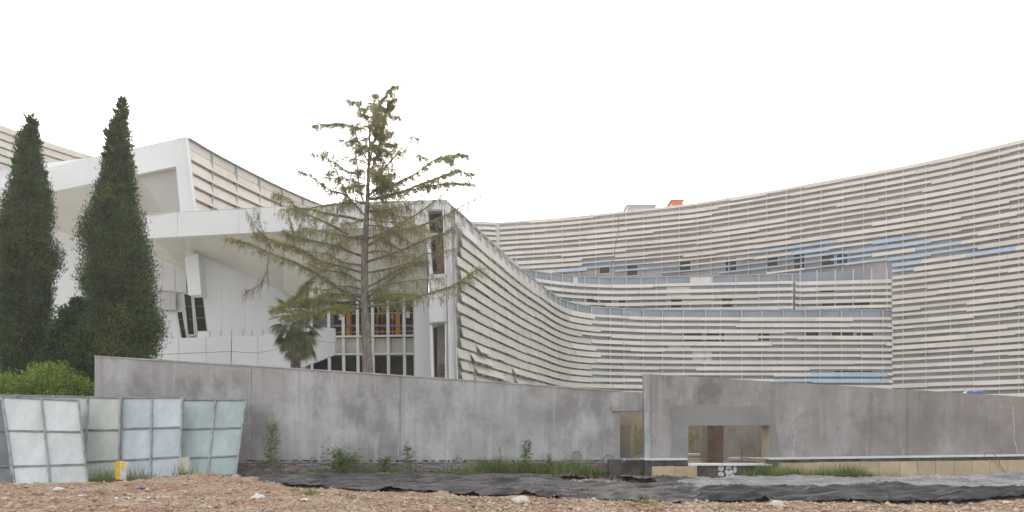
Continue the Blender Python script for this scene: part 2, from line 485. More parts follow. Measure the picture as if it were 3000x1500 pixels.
def slat_wing(root, cv, ztop, band, rows, pitch, matf, skip, wide=.42, narrow=.31, seglen=3.7, step=1.2, tilts=(10, 20), custom=None,
              limit=300, matstuff=None, short=None, start=None, off=.25):
    segs = []
    for j in range(rows):
        z = ztop - band - j * pitch
        t = (start(j) if start else 0.0)
        first = True
        run = 0; wd = wide; tl = 14
        while t < cv.L - .3:
            ln = seglen if not first else random.choice([.5, .8, 1.0, .65]) * seglen
            if short is not None:
                q_ = cv.pos(t); q_ = scr((q_[0], q_[1], z)); ln = 2.3 if short(*q_) else ln
            if run <= 0:
                run = random.choice([1, 1, 2, 3])
                wd = random.choice([wide, wide, (wide + narrow) / 2, narrow]); tl = random.uniform(*tilts)
            e = min(cv.L, t + ln)
            pm = cv.pos((t + e) / 2); sx, sy = scr((pm[0], pm[1], z - wd / 2))
            p0 = cv.pos(t); p1 = cv.pos(e)
            x0 = scr((p0[0], p0[1], z))[0]; x1 = scr((p1[0], p1[1], z))[0]
            if not skip(sx, sy, x0, x1, j):
                w2, t2 = wd, tl
                if custom:
                    c = custom(sx, sy, j)
                    if c: w2, t2 = c
                segs.append((abs(x1 - x0) * w2 / pm[1], t, e, z, w2, t2, sx, sy))
            t = e; first = False; run -= 1
    segs.sort(key=lambda q: -q[0])
    stuff = {}
    for i, (_, t, e, z, wd, tl, sx, sy) in enumerate(segs):
        mm = matf(sx, sy)
        st = strip(cv, t + .012, e - .012, slat_prof(z, wd, tl, off), step)
        if i < limit:
            st.build('slat', mm, root)
        else:
            S = stuff.setdefault(mm.name, (MB(), mm))[0]
            b = len(S.v); S.v += st.v; S.f += [tuple(b + q for q in f) for f in st.f]
    allm = MB(); mats = []; idx = []
    for nme, (S, mm) in stuff.items():
        b = len(allm.v); allm.v += S.v
        allm.f += [tuple(b + q for q in f) for f in S.f]; idx += [len(mats)] * len(S.f); mats.append(mm)
    if mats:
        me = allm.mesh('far_slats'); me.materials.clear()
        for q in mats: me.materials.append(q)
        if len(me.polygons) == len(idx):
            me.polygons.foreach_set('material_index', idx)
        o = bpy.data.objects.new('far_slats', me); COL.objects.link(o); o.parent = root; o.location = -world_loc(root)
        o['kind'] = 'stuff'
    return len(segs)

def posts(root, cv, s_list, z0, z1, mat_, off=.06, wd=.09, dp=.13):
    for t in s_list:
        p = cv.at(t, off); n = cv.nrm(t); tg = np.array([-n[1], n[0]])
        m = MB()
        P = []
        for a, b in ((-1, 0), (1, 0), (1, 1), (-1, 1)):
            q = p + tg * a * wd / 2 + n * b * dp
            P.append((q[0], q[1], z0))
        m.quad_prism(P, Vector((0, 0, z1 - z0))).build('post', mat_, root)

def backing(root, cv, s0, s1, z0, z1, mat_, name='wall', th=.4, step=2.0):
    return strip(cv, s0, s1, [(0, z1), (0, z0), (-th, z0), (-th, z1)], step).build(name, mat_, root)

def panels(root, cv, edges, z0, z1, mat_, off=.012, name='wall_panel'):
    for a, b in zip(edges[:-1], edges[1:]):
        strip(cv, a + .012, b - .012, [(off, z1), (off, z0), (0.003, z0), (0.003, z1)], 1.2).build(name, mat_, root)

def roof(root, cv, z, depth, mat_):
    P = [tuple(cv.at(t, -.3)) for t in np.linspace(0, cv.L, 24)]
    ymax = max(p[1] for p in P) + depth
    P = [(p[0], p[1], z) for p in P] + [(P[-1][0], ymax, z), (P[0][0], ymax, z)]
    MB().quad_prism(P, Vector((0, 0, -.3))).build('roof', mat_, root)

def find_s(cv, px):
    ss = np.linspace(0, cv.L, 800)
    best = min(ss, key=lambda t: abs(1500 + cv.pos(t)[0] * F / cv.pos(t)[1] - px))
    return float(best)

def windows(root, cv, rects, name='window'):
    for x0, y0, x1, y1 in rects:
        s0, s1 = find_s(cv, x0), find_s(cv, x1)
        pm = cv.pos((s0 + s1) / 2); Y = pm[1]
        za = CH + (HZ - y0) * Y / F; zb = CH + (HZ - y1) * Y / F
        w_ = strip(cv, s0, s1, [(.03, za), (.03, zb), (.004, zb), (.004, za)], 2).build(name, M['post'], root)
        strip(cv, s0 + .07, s1 - .07, [(.036, za - .06), (.036, zb + .06), (.031, zb + .06), (.031, za - .06)], 2).build('pane', M['darkwin'], w_)

def inpoly(x, y, P):
    c = False; n = len(P)
    for i in range(n):
        x0, y0 = P[i]; x1, y1 = P[(i + 1) % n]
        if (y0 > y) != (y1 > y) and x < (x1 - x0) * (y - y0) / (y1 - y0 + 1e-9) + x0: c = not c
    return c

# --- wing D, the tall one
HD = 24.6
cvD = Curve(plan([(1459, 652), (1630, 640), (1754, 628), (2000, 601.5), (2132, 582), (2280, 557), (2427, 530), (2612, 496), (2730, 472),
                  (2835, 449), (3000, 410), (3140, 374)], HD))
rD = empty('tall_curved_wing', (cvD.pos(cvD.L * .5)[0], cvD.pos(cvD.L * .5)[1], 0),
           'tall curved wing clad in warm grey slats with a band of blue ones', 'building')
zD = CH + HD
backing(rD, cvD, 0, cvD.L, -.3, zD - .12, M['back_d'])
roof(rD, cvD, zD - 1.2, 14, M['back_b'])
BLUE_ = [(1690, 772), (1900, 758), (2100, 750), (2272, 722), (2400, 712), (2510, 696), (2590, 699), (2830, 699), (2900, 716), (2990, 736), (2960, 755),
        (2750, 775), (2640, 800), (2570, 800), (2500, 780), (2430, 783), (2270, 795), (2000, 822), (1800, 818), (1620, 810)]
BLUE = [(2250, 745), (2290, 722), (2400, 712), (2500, 702), (2590, 704), (2700, 694), (2830, 699), (2900, 716), (2990, 736), (2960, 752), (2750, 768), (2640, 798), (2560, 792), (2480, 772), (2380, 752)]
BLUE2 = [(1660, 800), (1690, 772), (1780, 768), (1880, 762), (1900, 785), (2100, 775), (2200, 760), (2300, 748), (2420, 752), (2480, 770), (2400, 792), (2270, 792), (2000, 822), (1620, 822)]
M['slat_slate'] = mat('slate_blue_slat', (.30, .37, .42, 1), .5, .06, 1.0, objvar=.08)
def matD(x, y):
    if inpoly(x, y, BLUE): return M['slat_blue'] if random.random() < .82 else M['slat_warm']
    if inpoly(x, y, BLUE2): return M['slat_blue'] if x < 1900 else M['slat_slate']
    return M['slat_warm']
def custD(x, y, j):
    if 1730 < x < 2480 and y > 752: return (.22, 30)
    if inpoly(x, y, BLUE): return (random.choice([.24, .30, .36]), 16)
    return None
sJ = find_s(cvD, 2614.5); jC = 17
def skipD(x, y, x0, x1, j):
    if x1 < 2618 and y > 815: return True
    if x < 2618 and y > 800: return True
    if x0 > 2400 and x1 < 2622 and y > 781 and y < 812: return True
    return y > 1195
slat_wing(rD, cvD, zD, 0, 42, .6, matD, skipD, wide=.40, narrow=.26, seglen=3.9, custom=custD, start=lambda j: sJ if zD - j * .6 < CH + 15.8 else 0.0)
sl = []; t = .4; k = 0
while t < cvD.L:
    sl.append(t); t += [1.95, 2.05, 1.5, 2.0, 2.1][k % 5]; k += 1
posts(rD, cvD, sl, -.2, zD - .15, M['post'])
windows(rD, cvD, [(1755, 778, 1787, 802), (1836, 772, 1869, 808), (1990, 764, 2026, 800), (2124, 756, 2160, 798), (2244, 753, 2280, 786),
                  (2324, 744, 2360, 788), (2405, 742, 2446, 786), (2449, 742, 2486, 780)])
# short facet left of the valley line
cvG = Curve(plan([(1330, 645), (1372, 648.5), (1459, 652)], HD), straight=True)
rG = empty('tall_wing_end', (cvG.pos(0)[0], cvG.pos(0)[1], 0), 'short slatted end of the tall wing left of its inward fold', 'building')
backing(rG, cvG, 0, cvG.L - .03, -.3, zD - .12, M['back_b'])
slat_wing(rG, cvG, zD, 0, 12, .6, lambda x, y: M['slat_warm'], lambda x, y, a, b, j: False, wide=.42, narrow=.36, seglen=3.3, limit=60)
MB().bar(at(1459, 652.5, 97.6), at(1459, 1250, 97.6), .35, .3).build('fold_post', M['post'], rG)
posts(rG, cvG, [1.2, 3.2, 5.0], -.2, zD - .15, M['post'])

# --- wing C, the middle tier
HC = 14.9
cvC = Curve(plan([(1500, 778), (1518, 784), (1567, 794), (1630, 803), (1692, 809), (1785, 813), (1878, 812), (2000, 809), (2322, 802)], HC))
rC = empty('middle_terrace_wing', (cvC.pos(cvC.L * .6)[0], cvC.pos(cvC.L * .6)[1], 0),
           'middle tier of the slatted building, set back above the lower curved tier', 'building')
zC = CH + HC
backing(rC, cvC, 0, cvC.L, -.3, zC - .05, M['back_b'])
strip(cvC, 0, cvC.L + 0, [(.12, zC), (.12, zC - .09), (-.5, zC - .09), (-.5, zC)], 1.0).build('coping', M['coping'], rC)
cvC2 = Curve([tuple(cvC.pos(cvC.L)), (find := at(2330, 800, 79.4))[:2], at(2611.5, 800, 77.95)[:2]], straight=True)
P0, P1 = cvC2.at(.2, -1.6), cvC2.at(cvC2.L, -.9)
MB().quad_prism([(P0[0], P0[1], 0), (P1[0], P1[1], 0), (P1[0], P1[1], CH + 15.2), (P0[0], P0[1], CH + 15.2)], Vector((0, .3, 0))).build('recessed_wall', M['back_b'], rC)
skipC = lambda x, y, a, b, j: y > 916
nA = slat_wing(rC, cvC, zC, .74, 7, .6, lambda x, y: M['slat_warm'], skipC, wide=.36, narrow=.28, seglen=4.0, limit=150)
slat_wing(rC, cvC2, zC, .74, 7, .6, lambda x, y: M['slat_warm'], skipC, wide=.36, narrow=.30, seglen=4.0, limit=60)
eC = [find_s(cvC, x) for x in (1567, 1611, 1645, 1677, 1711, 1752, 1793, 1835, 1878, 1922, 1953, 2021, 2087, 2155, 2222, 2279, 2320)]
posts(rC, cvC, eC, 0, zC - .1, M['post'])
posts(rC, cvC2, [find_s(cvC2, x) for x in (2343, 2393, 2446, 2499, 2553, 2598)], 0, zC + .35, M['post'])
for a, b, z0_, z1_ in ((1679, 1709, .1, .72), (2023, 2085, .1, .72), (1955, 2020, 1.05, 1.45), (1955, 2086, 2.4, 2.7), (1955, 2020, 1.7, 2.05)):
    strip(cvC, find_s(cvC, a), find_s(cvC, b), [(.02, zC - z0_), (.02, zC - z1_), (.004, zC - z1_), (.004, zC - z0_)], 2).build('infill_panel', M['back_w'], rC)
windows(rC, cvC, [(1716, 868, 1752, 903), (1756, 868, 1796, 903), (1800, 868, 1833, 903), (1963, 870, 1999, 903), (2112, 868, 2149, 906)])
windows(rC, cvC2, [(2400, 846, 2448, 858), (2405, 882, 2550, 898)], 'window')

# --- wing B, the lower tier with the swept edge
HB = 11.28
B_TOP = [(1307, 592), (1330, 611), (1372, 648), (1456, 727), (1521, 785), (1573, 825), (1619, 861), (1666, 884), (1736, 897), (1800, 901), (1904, 906), (2100, 907), (2350, 907),
         (2613, 907)]
cvB = Curve(plan(B_TOP, HB))
rB = empty('lower_curved_wing', (cvB.pos(cvB.L * .5)[0], cvB.pos(cvB.L * .5)[1], 0),
           'lower curved wing with sloping-looking grey louvre slats sweeping back from the white pavilion corner', 'building')
zB = CH + HB
sw = find_s(cvB, 1600)
backing(rB, cvB, .05, sw, -.3, zB - .06, M['back_w'], th=.08)
backing(rB, cvB, sw, cvB.L - .05, -.3, zB - .06, M['back_b'], 'inner_wall')
roof(rB, cvB, zB - 1.0, 1.5, M['back_b'])
strip(cvB, .05, cvB.L - .05, [(.14, zB), (.14, zB - .10), (-.5, zB - .10), (-.5, zB)], .8).build('coping', M['coping'], rB)
def matB(x, y):
    if (2325 < x < 2590 and 1088 < y < 1108) or (2240 < x < 2575 and 1108 < y < 1130): return M['slat_blue']
    if x < 1690: return M['slat_green']
    return M['slat_warm']
def custB(x, y, j):
    if (1372 < x < 1412 and 1010 < y < 1085) or (1385 < x < 1455 and 1085 <= y < 1150) or (1500 < x < 1545 and 1085 < y < 1115): return (.58, 36)
    if x < 1560: return (random.choice([.50, .50, .46]), random.uniform(8, 16))
    if x < 1720: return (.46, random.uniform(10, 16))
    return None
slat_wing(rB, cvB, zB, .75, 19, .585, matB, lambda x, y, a, b, j: y > 1195, wide=.37, narrow=.26, seglen=3.6, step=.7, custom=custB, limit=300, short=lambda x, y: x < 1440 and y > 1000,
          start=lambda j: [1.6, 1.75, 1.6, .9][j % 4])
eB = []; t = .85
while t < cvB.L - .5:
    eB.append(t); t += 1.75 if t < sw else [2.0, 2.1, 1.4, 2.05, 1.9][len(eB) % 5]
posts(rB, cvB, eB, 0, zB - .12, M['coping'] if False else M['post'])
for a, b, y0_, y1_ in ((1957, 2024, 1012, 1022), (2028, 2084, 1028, 1060), (2090, 2150, 966, 975)):
    s0, s1 = find_s(cvB, a), find_s(cvB, b); Y = cvB.pos(s0)[1]
    za, zb = CH + (HZ - y0_) * Y / F, CH + (HZ - y1_) * Y / F
    strip(cvB, s0, s1, [(.02, za), (.02, zb), (.004, zb), (.004, za)], 2).build('infill_panel', M['back_w'], rB)
windows(rB, cvB, [(1998, 974, 2060, 1002), (2064, 974, 2126, 1002), (2220, 972, 2256, 1000), (2360, 970, 2399, 992), (2436, 970, 2500, 996), (2506, 974, 2560, 990),
                  (2441, 1084, 2560, 1092)])
# roof things on wing D
def roof_thing(name, px0, px1, y0, y1, Y, dep, m_, label, cat, ribs=0):
    a = at(px0, y1, Y); b = at(px1, y0, Y)
    e = empty(name, ((a.x + b.x) / 2, Y, a.z), label, cat)
    MB().box((a.x, Y, a.z), (b.x, Y + dep, b.z)).build('housing', m_, e)
    for i in range(ribs):
        z = a.z + (b.z - a.z) * (i + .6) / ribs
        MB().box((a.x - .1, Y - .07, z), (b.x + .1, Y - .003, z + .13)).build('louvre', M['slat_warm'], e)
    MB().box((a.x - .15, Y - .1, b.z + .004), (b.x + .15, Y + dep + .1, b.z + .12)).build('lid', m_, e)
    return e
roof_thing('rooftop_louvre_housing', 1838, 1921, 602, 640, 93.5, 3, M['post'], 'grey louvred plant housing standing on the roof edge left of the orange box', 'roof unit', 4)
roof_thing('rooftop_orange_box', 1969, 2001, 588, 630, 92.5, 2.5, M['orange'], 'plain orange box on the roof of the tall curved wing', 'roof unit')
p = at(2131, 588, 88.0)
e = empty('rooftop_rod', p, 'thin dark upright rod on the roofline right of the orange box', 'rod')
MB().bar(p, at(2131, 568, 88.0), .09).build('rod', M['twig'], e)
MB().box((p.x - .12, p.y - .12, p.z - .5), (p.x + .12, p.y + .12, p.z)).build('rod_base', M['post'], e)
cb = MB().tube([at(1811, 626, 91.6), at(1813, 655, 91.4), at(1809, 690, 91.4), at(1804, 715, 91.4), at(1799, 745, 91.3), at(1792, 775, 91.2), at(1790, 806, 91.2)], .035, 5)
tag(cb.build('hanging_cable', M['twig']), 'dark cable hanging down the slats of the tall wing', 'cable')

# ------------------------------------------------------------------ white pavilion (lower roof with raking soffit)
rA = empty('white_pavilion', at(900, 1397, 43), 'unfinished white pavilion with a deep overhanging roof and open glazed front', 'building')
rA.location.z = 0
def Yr(px):  # roof edge depth, level roof 11.45 above the eye
    return np.interp(px, [380, 600, 817, 938, 1303], [43.9, 42.95, 42.4, 41.7, 40.85])
def topy(px): return np.interp(px, [380, 410, 600, 700, 817, 938, 1050, 1303], [632, 630, 616.5, 614, 607, 597, 592, 583])
def boty(px): return np.interp(px, [380, 435, 600, 941, 1236, 1303], [701, 698, 689, 672, 662, 659])
xs = [380, 520, 700, 870, 1005, 1150, 1249, 1303]
for a, b in zip(xs[:-1], xs[1:]):
    if a == 1249: boty_ = boty; boty = lambda x: 618.5
    Pq = [at(a + .4, topy(a), Yr(a)), at(b - .4, topy(b), Yr(b)), at(b - .4, boty(b), Yr(b)), at(a + .4, boty(a), Yr(a))]
    MB().quad_prism(Pq, Vector((0, .5, 0))).build('fascia_panel', M['white'], rA)
boty = boty_
# roof deck
MB().quad_prism([at(380, topy(380) + 1, 44.2) + Vector((0, .2, -.25)), at(1303, 583, 41.2) + Vector((0, .2, -.25)), at(1303, 583, 41.2) + Vector((4, 16, -.25)),
                 at(380, 631, 44.2) + Vector((0, 14, -.25))], Vector((0, 0, -.2))).build('roof', M['post'], rA)
# raking soffit
def face(pts, name, m_, th=.12, par=None, dirv=Vector((0, .12, 0))):
    P = [at(*q) for q in pts]
    return MB().quad_prism(P, dirv).build(name, m_, par or rA)
u = Vector((0, .02, .14))
fr = [(380, 701, 44.3), (450, 697, 44.0), (545, 692, 43.6), (600, 689.2, 43.3)]
bk = [(380, 722, 50.2), (447, 752, 50.2), (545, 792, 50.2), (600, 815, 50.2)]
fr2 = [(600, 689, 43.3), (700, 684, 42.9), (830, 678, 42.5), (941, 672, 42.1), (1100, 666, 41.8), (1252, 661, 41.4)]
bk2 = [(579, 743.5, 46.06), (700, 795, 47.1), (830, 854, 47.9), (960, 882, 46.2), (1100, 872, 45.6), (1252, 862, 45.2)]
for f_, b_ in ((fr, bk), (fr2, bk2)):
    for q in range(len(f_) - 1):
        face([f_[q], f_[q + 1], b_[q + 1], b_[q]], 'soffit', M['soffit'], dirv=u)
# walls below it
face([(380, 728, 50.3), (447, 752, 50.3), (545, 790, 50.3), (545, 1180, 50.3), (380, 1180, 50.3)], 'wall', M['white'], dirv=Vector((0, .3, 0)))
YW = lambda x: float(np.interp(x, [579, 700, 830, 975], [46.06, 47.1, 47.9, 48.9]))
WT = [(579, 743), (650, 772), (720, 803), (790, 835), (855, 864), (915, 874), (975, 882)]
for (xa, ya), (xb, yb) in zip(WT[:-1], WT[1:]):
    if xa == 579:
        face([(xa, ya, YW(xa)), (xb, yb, YW(xb)), (xb, 1180, YW(xb)), (641, 1180, YW(641)), (611, 975, YW(611)), (596, 864, YW(596))], 'wall_panel', M['white'], dirv=Vector((0, .5, 0)))
    else:
        face([(xa + .35, ya, YW(xa)), (xb, yb, YW(xb)), (xb, 1180, YW(xb)), (xa + .35, 1180, YW(xa))], 'wall_panel', M['white'], dirv=Vector((0, .5, 0)))
if False: face([(579, 744, 48.6), (720, 803, 48.6), (855, 865, 48.6)], 'wall', M['white'],
     dirv=Vector((0, .5, 0)))
for x in (475, 512):
    MB().bar(at(x, 763 + (x - 475) * .42, 50.295), at(x + 2, 848, 50.295), .02, .004).build('panel_joint', M['spandrel'], rA)
face([(540, 753, 45.4), (579, 742, 45.4), (590, 863, 45.4), (553, 865, 45.4)], 'raking_pier', M['white'], dirv=Vector((0, .9, 0)))
face([(450, 848, 50.1), (536, 857, 50.1), (536, 859.5, 50.1), (450, 851, 50.1)], 'dark_line', M['coping'], dirv=Vector((0, .1, 0)))  # thin dark strip across the wall above the perforated panels
# raking windows beside the pier
for q in ([(517, 912), (536, 912), (549, 992), (531, 992)], [(537, 858), (562, 864), (572, 982), (550, 982)], [(566, 865), (596, 865), (609, 972), (577, 972)]):
    w_ = face([(x, y, 49.6) for x, y in q], 'window', M['darkwin'], dirv=Vector((0, .1, 0)))
    for i in range(4):
        a, b = at(*q[i], 49.55), at(*q[(i + 1) % 4], 49.55)
        MB().bar(a, b, .09, .08).build('frame', M['mullion'], w_)
    for f_ in (.3, .62):
        a = at(q[0][0] + (q[3][0] - q[0][0]) * f_, q[0][1] + (q[3][1] - q[0][1]) * f_, 49.56); b = at(q[1][0] + (q[2][0] - q[1][0]) * f_, q[1][1] + (q[2][1] - q[1][1]) * f_, 49.56)
        MB().bar(a, b, .05, .04).build('glazing_bar', M['brownint'], w_)
face([(575, 972, 47.3), (611, 970, 47.3), (614, 1010, 47.3), (575, 1010, 47.3)], 'sill_block', M['white'], dirv=Vector((0, .5, 0)))
# perforated panel: rows of real holes are sub-pixel here, so fine dots in relief
def perf_mat():
    m = mat('perforated_sheet', (.55, .55, .54, 1), .5, .04, 1)
    t = m.node_tree; N = t.nodes; L = t.links
    b = [n for n in N if n.type == 'BSDF_PRINCIPLED'][0]
    tc = N.new('ShaderNodeTexCoord'); v = N.new('ShaderNodeTexVoronoi'); v.inputs['Scale'].default_value = 13; v.inputs['Randomness'].default_value = 0
    L.new(tc.outputs['Object'], v.inputs['Vector'])
    r = N.new('ShaderNodeValToRGB'); r.color_ramp.elements[0].position = .28; r.color_ramp.elements[0].color = (.22, .22, .21, 1)
    r.color_ramp.elements[1].position = .36; r.color_ramp.elements[1].color = (.60, .60, .59, 1)
    L.new(v.outputs['Distance'], r.inputs[0]); L.new(r.outputs[0], b.inputs['Base Color'])
    return m
M['perf'] = perf_mat()
for a, b in ((430, 469), (470.5, 514)):
    face([(a, 853 + (a - 440) * .06, 50.0), (b, 853 + (b - 440) * .06, 50.0), (b + 2, 909, 50.0), (a + 2, 907, 50.0)], 'perforated_panel', M['perf'], dirv=Vector((0, .06, 0)))

# open glazed front
YG = 45.2
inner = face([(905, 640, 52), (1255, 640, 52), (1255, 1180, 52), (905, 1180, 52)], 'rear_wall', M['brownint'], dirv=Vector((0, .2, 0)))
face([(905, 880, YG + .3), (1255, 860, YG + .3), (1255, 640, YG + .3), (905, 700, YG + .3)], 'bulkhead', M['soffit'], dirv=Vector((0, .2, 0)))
a, b = at(905, 985, YG), at(1218, 985, YG)
MB().box((a.x, YG + .2, a.z - .9), (b.x, 51.5, a.z - .3)).build('floor_slab', M['conc_in'], rA)
face([(905, 640, 45.6), (905, 1180, 45.6), (905, 1180, 52), (905, 640, 52)], 'side_wall', M['brownint'], dirv=Vector((-.2, 0, 0)))
sp = [(930, 1005), (1007, 1047), (1050, 1092), (1093, 1134), (1138, 1182), (1185, 1212)]
for a, b in sp:
    face([(a, 991, YG), (b, 991, YG), (b, 1034, YG), (a, 1034, YG)], 'spandrel_board', M['spandrel'], dirv=Vector((0, .1, 0)))
for x, wd in ((912, .16), (963, .2), (1005, .2), (1047, .2), (1091, .2), (1136, .2), (1183, .2), (1213, .14)):
    t0 = 884 - (x - 912) * .07
    MB().bar(at(x, t0, YG - .1), at(x + 3, 1112, YG - .1), wd * .8, .16).build('mullion', M['mullion'], rA)
for y0_, y1_ in ((987, 983), (1038, 1036)):
    MB().bar(at(925, y0_, YG - .2), at(1214, y1_, YG - .2), .10, .12).build('transom', M['mullion'], rA)
MB().bar(at(925, 886, YG - .15), at(1214, 866, YG - .15), .12, .2).build('transom', M['mullion'], rA)
# far lower rooms: dark back board
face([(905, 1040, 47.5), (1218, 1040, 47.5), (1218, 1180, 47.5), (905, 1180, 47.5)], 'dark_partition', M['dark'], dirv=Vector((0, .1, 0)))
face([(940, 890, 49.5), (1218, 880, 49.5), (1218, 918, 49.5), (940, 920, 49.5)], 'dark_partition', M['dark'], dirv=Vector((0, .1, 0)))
# right solid bays
face([(1214, 864, 44.4), (1262, 860, 44.4), (1266, 1180, 44.4), (1216, 1180, 44.4)], 'wall', M['white'], dirv=Vector((0, .3, 0)))
face([(1236, 655, 41.3), (1250, 655, 41.3), (1250, 805, 41.3), (1254, 945, 41.3), (1236, 945, 41.3)], 'jamb', M['soffit'], dirv=Vector((0, .3, 0))) if False else None
# tall slot: reveal, sill, dark back
face([(1250, 622, 42.4), (1300, 618, 42.4), (1303, 806, 42.4), (1250, 806, 42.4)], 'slot_back', M['slotbrown'], dirv=Vector((0, .2, 0)))
face([(1253, 700, 42.2), (1276, 700, 42.2), (1276, 792, 42.2), (1262, 792, 42.2)], 'slot_window', M['darkwin'], dirv=Vector((0, .1, 0)))
MB().bar(at(1250, 622, 40.9), at(1264, 806, 40.9), .16, .5).build('slot_frame', M['white'], rA)
MB().bar(at(1248, 690, 41.2), at(1283, 688, 41.2), .12, .4).build('slot_sill', M['white'], rA)
MB().bar(at(1248, 620, 40.8), at(1300, 617, 40.8), .08, .3).build('slot_head', M['coping'], rA)
face([(1277, 700, 41.8), (1298, 700, 41.8), (1304, 806, 41.8), (1279, 806, 41.8)], 'slot_reveal', M['conc_brown'], dirv=Vector((0, .2, 0)))
face([(1256, 806, 41.0), (1311, 800, 41.0), (1316, 944, 41.0), (1258, 950, 41.0)], 'white_box_panel', M['white'], dirv=Vector((0, 1.4, 0)))
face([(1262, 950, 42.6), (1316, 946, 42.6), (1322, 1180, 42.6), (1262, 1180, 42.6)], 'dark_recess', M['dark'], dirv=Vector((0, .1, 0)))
face([(1281, 955, 42.0), (1312, 953, 42.0), (1320, 1180, 42.0), (1281, 1180, 42.0)], 'raw_concrete_panel', M['conc_in'], dirv=Vector((0, .3, 0)))
MB().bar(at(1259, 948, 41.1), at(1316, 944, 41.1), .07, .5).build('recess_head', M['coping'], rA)
MB().bar(at(1264, 952, 41.2), at(1270, 1180, 41.2), .14, .4).build('jamb', M['white'], rA)
MB().bar(at(1299, 618, 40.75), at(1306, 806, 40.75), .07, .3).build('slot_frame', M['white'], rA)
for i in range(3):
    for k in range(4):
        q = at(1286 + k * 7, 1076 + i * 12, 41.95); MB().bar(q, q + Vector((.03, 0, .16)), .035, .03).build('anchor', M['dark'], rA)
# corner post
MB().quad_prism([at(1303, 582, 40.8), at(1312, 590, 40.8), at(1336, 1180, 40.9), at(1318, 1180, 40.8)], Vector((.12, .35, 0))).build('corner_post', M['back_w'], rA)
pb = cvB.pos(0)
MB().bar(at(1322, 614, 40.7), at(1338, 1180, 40.8), .09, .1).build('corner_tube', M['coping'], rA)
# roof coping line
MB().bar(at(380, 631, 43.85), at(817, 606, 42.35), .05, .1).build('roof_trim', M['post'], rA)

# things inside: rails, board, papers, prop
e = empty('orange_guard_rail', at(1080, 985, 46.5), 'orange painted guard rail behind the pavilion mullions', 'railing')
for y_ in (921, 975):
    MB().bar(at(935, y_, 46.5), at(1212, y_ - 5, 46.5), .06, .05).build('rail', M['orangerail'], e)
for x in (1030, 1044, 1105, 1120, 1150):
    MB().bar(at(x, 920, 46.52), at(x, 982, 46.52), .035).build('baluster', M['orangerail'], e)
for x in (1018, 1024, 1162, 1168):
    MB().bar(at(x, 916, 46.4), at(x, 983, 46.4), .10).build('post', M['orangerail'], e)
e = MB().box(tuple(at(935, 957, 46.3)), tuple(at(1212, 951, 46.3) + Vector((0, .05, 0)))).build('violet_board', M['purple'])
tag(e, 'long violet board fixed across the open bays behind the mullions', 'board')
for q, lab in (((992, 921, 1004, 937), 'pale sheet of paper stuck left of the second mullion of the open front'),
               ((1190, 912, 1200, 931), 'white paper notice in the rightmost bay of the open front')):
    a, b = at(q[0], q[3], 45.6), at(q[2], q[1], 45.6)
    e = MB().box((a.x, 45.6, a.z), (b.x, 45.62, b.z)).build('paper_notice', M['paper']); tag(e, lab, 'paper')

# slatted flank E behind the pavilion roof
HE = 17.7
cvE = Curve(plan([(544, 404), (639, 459), (779, 531), (870, 573), (938, 600), (1010, 620)], HE))
rE = empty('beige_slatted_flank', (cvE.pos(0)[0], cvE.pos(0)[1], 0), 'beige slatted flank of the upper white block descending behind the pavilion roof', 'building')
zE = CH + HE
backing(rE, cvE, .45, cvE.L, 6, zE - .06, M['slat_beige'])
strip(cvE, 0, cvE.L, [(.30, zE), (.30, zE - .07), (-.5, zE - .07), (-.5, zE)], 1.0).build('coping', M['coping'], rE)
for j in range(11):
    z = zE - .42 - j * .76 + .1
    tt = 0.15
    while tt < cvE.L:
        e2 = min(cvE.L, tt + 4.2)
        strip(cvE, tt + .012, e2 - .012, slat_prof(z - .33 if j == 0 else z - .33, .62, 12, .14), 1.2).build('slat', M['slat_beige'], rE)
        tt = e2
strip(cvE, .1, cvE.L, [(.10, zE - .1), (.10, zE - .60), (.005, zE - .60), (.005, zE - .1)], 1.2).build('top_band', M['slat_beige'], rE)
posts(rE, cvE, [2.6, 5.3, 8.0, 10.8, 13.4, 16.0], 6, zE - .1, M['coping'], off=.02, wd=.07, dp=.22)

# upper white block with recessed soffit
rU = empty('upper_white_block', (-26, 50.2, 0), 'upper white block with a tilted picture-frame fascia behind the two cypresses', 'building')
def faceU(pts, name, m_, dirv=Vector((0, .12, 0))): return face(pts, name, m_, par=rU, dirv=dirv)
topU = [(-60, 537, 57.5), (130, 494, 55.9), (285, 457, 54.0), (410, 430, 52.2), (530, 403.5, 50.15)]
botU = [(-60, 603, 57.5), (155, 561, 55.4), (275, 536, 53.8), (400, 511, 51.9), (515, 487, 50.15)]
for q in range(4):
    faceU([topU[q], topU[q + 1], botU[q + 1], botU[q]], 'fascia_panel', M['white'], Vector((0, .5, 0)))
faceU([(528, 403.4, 49.5), (543, 401, 49.4), (577, 690, 49.4), (535, 690, 49.5), (515.3, 487, 49.5)], 'fascia_leg', M['white'], Vector((0, .5, 0)))
MB().bar(at(544, 401, 49.3), at(578, 690, 49.3), .10, .12).build('frame_edge', M['white'], rU)
us = Vector((0, .02, .14))
faceU([(400, 508, 52.3), (517, 484, 50.7), (536, 700, 50.7), (400, 780, 60.5)], 'recess_wall', mat('shaded_recess_panel', (.40, .395, .37, 1), .7, .05, .3), Vector((.02, .1, 0)))  # darker than the soffit: shade of the recess put into the colour
fr = [(-60, 603, 57.9), (155, 561, 55.9), (275, 536, 54.3), (401, 511, 52.3)]; bk = [(-60, 598, 62), (161, 673, 62), (236, 701, 62), (401, 765, 61)]
for q in range(3):
    faceU([fr[q], fr[q + 1], bk[q + 1], bk[q]], 'soffit', M['soffit'], us)
faceU([(-60, 598, 62.2), (161, 673, 62.2), (236, 701, 62.2), (440, 772, 62.2), (440, 1200, 62.2), (-60, 1200, 62.2)], 'wall', M['white'], Vector((0, .3, 0)))
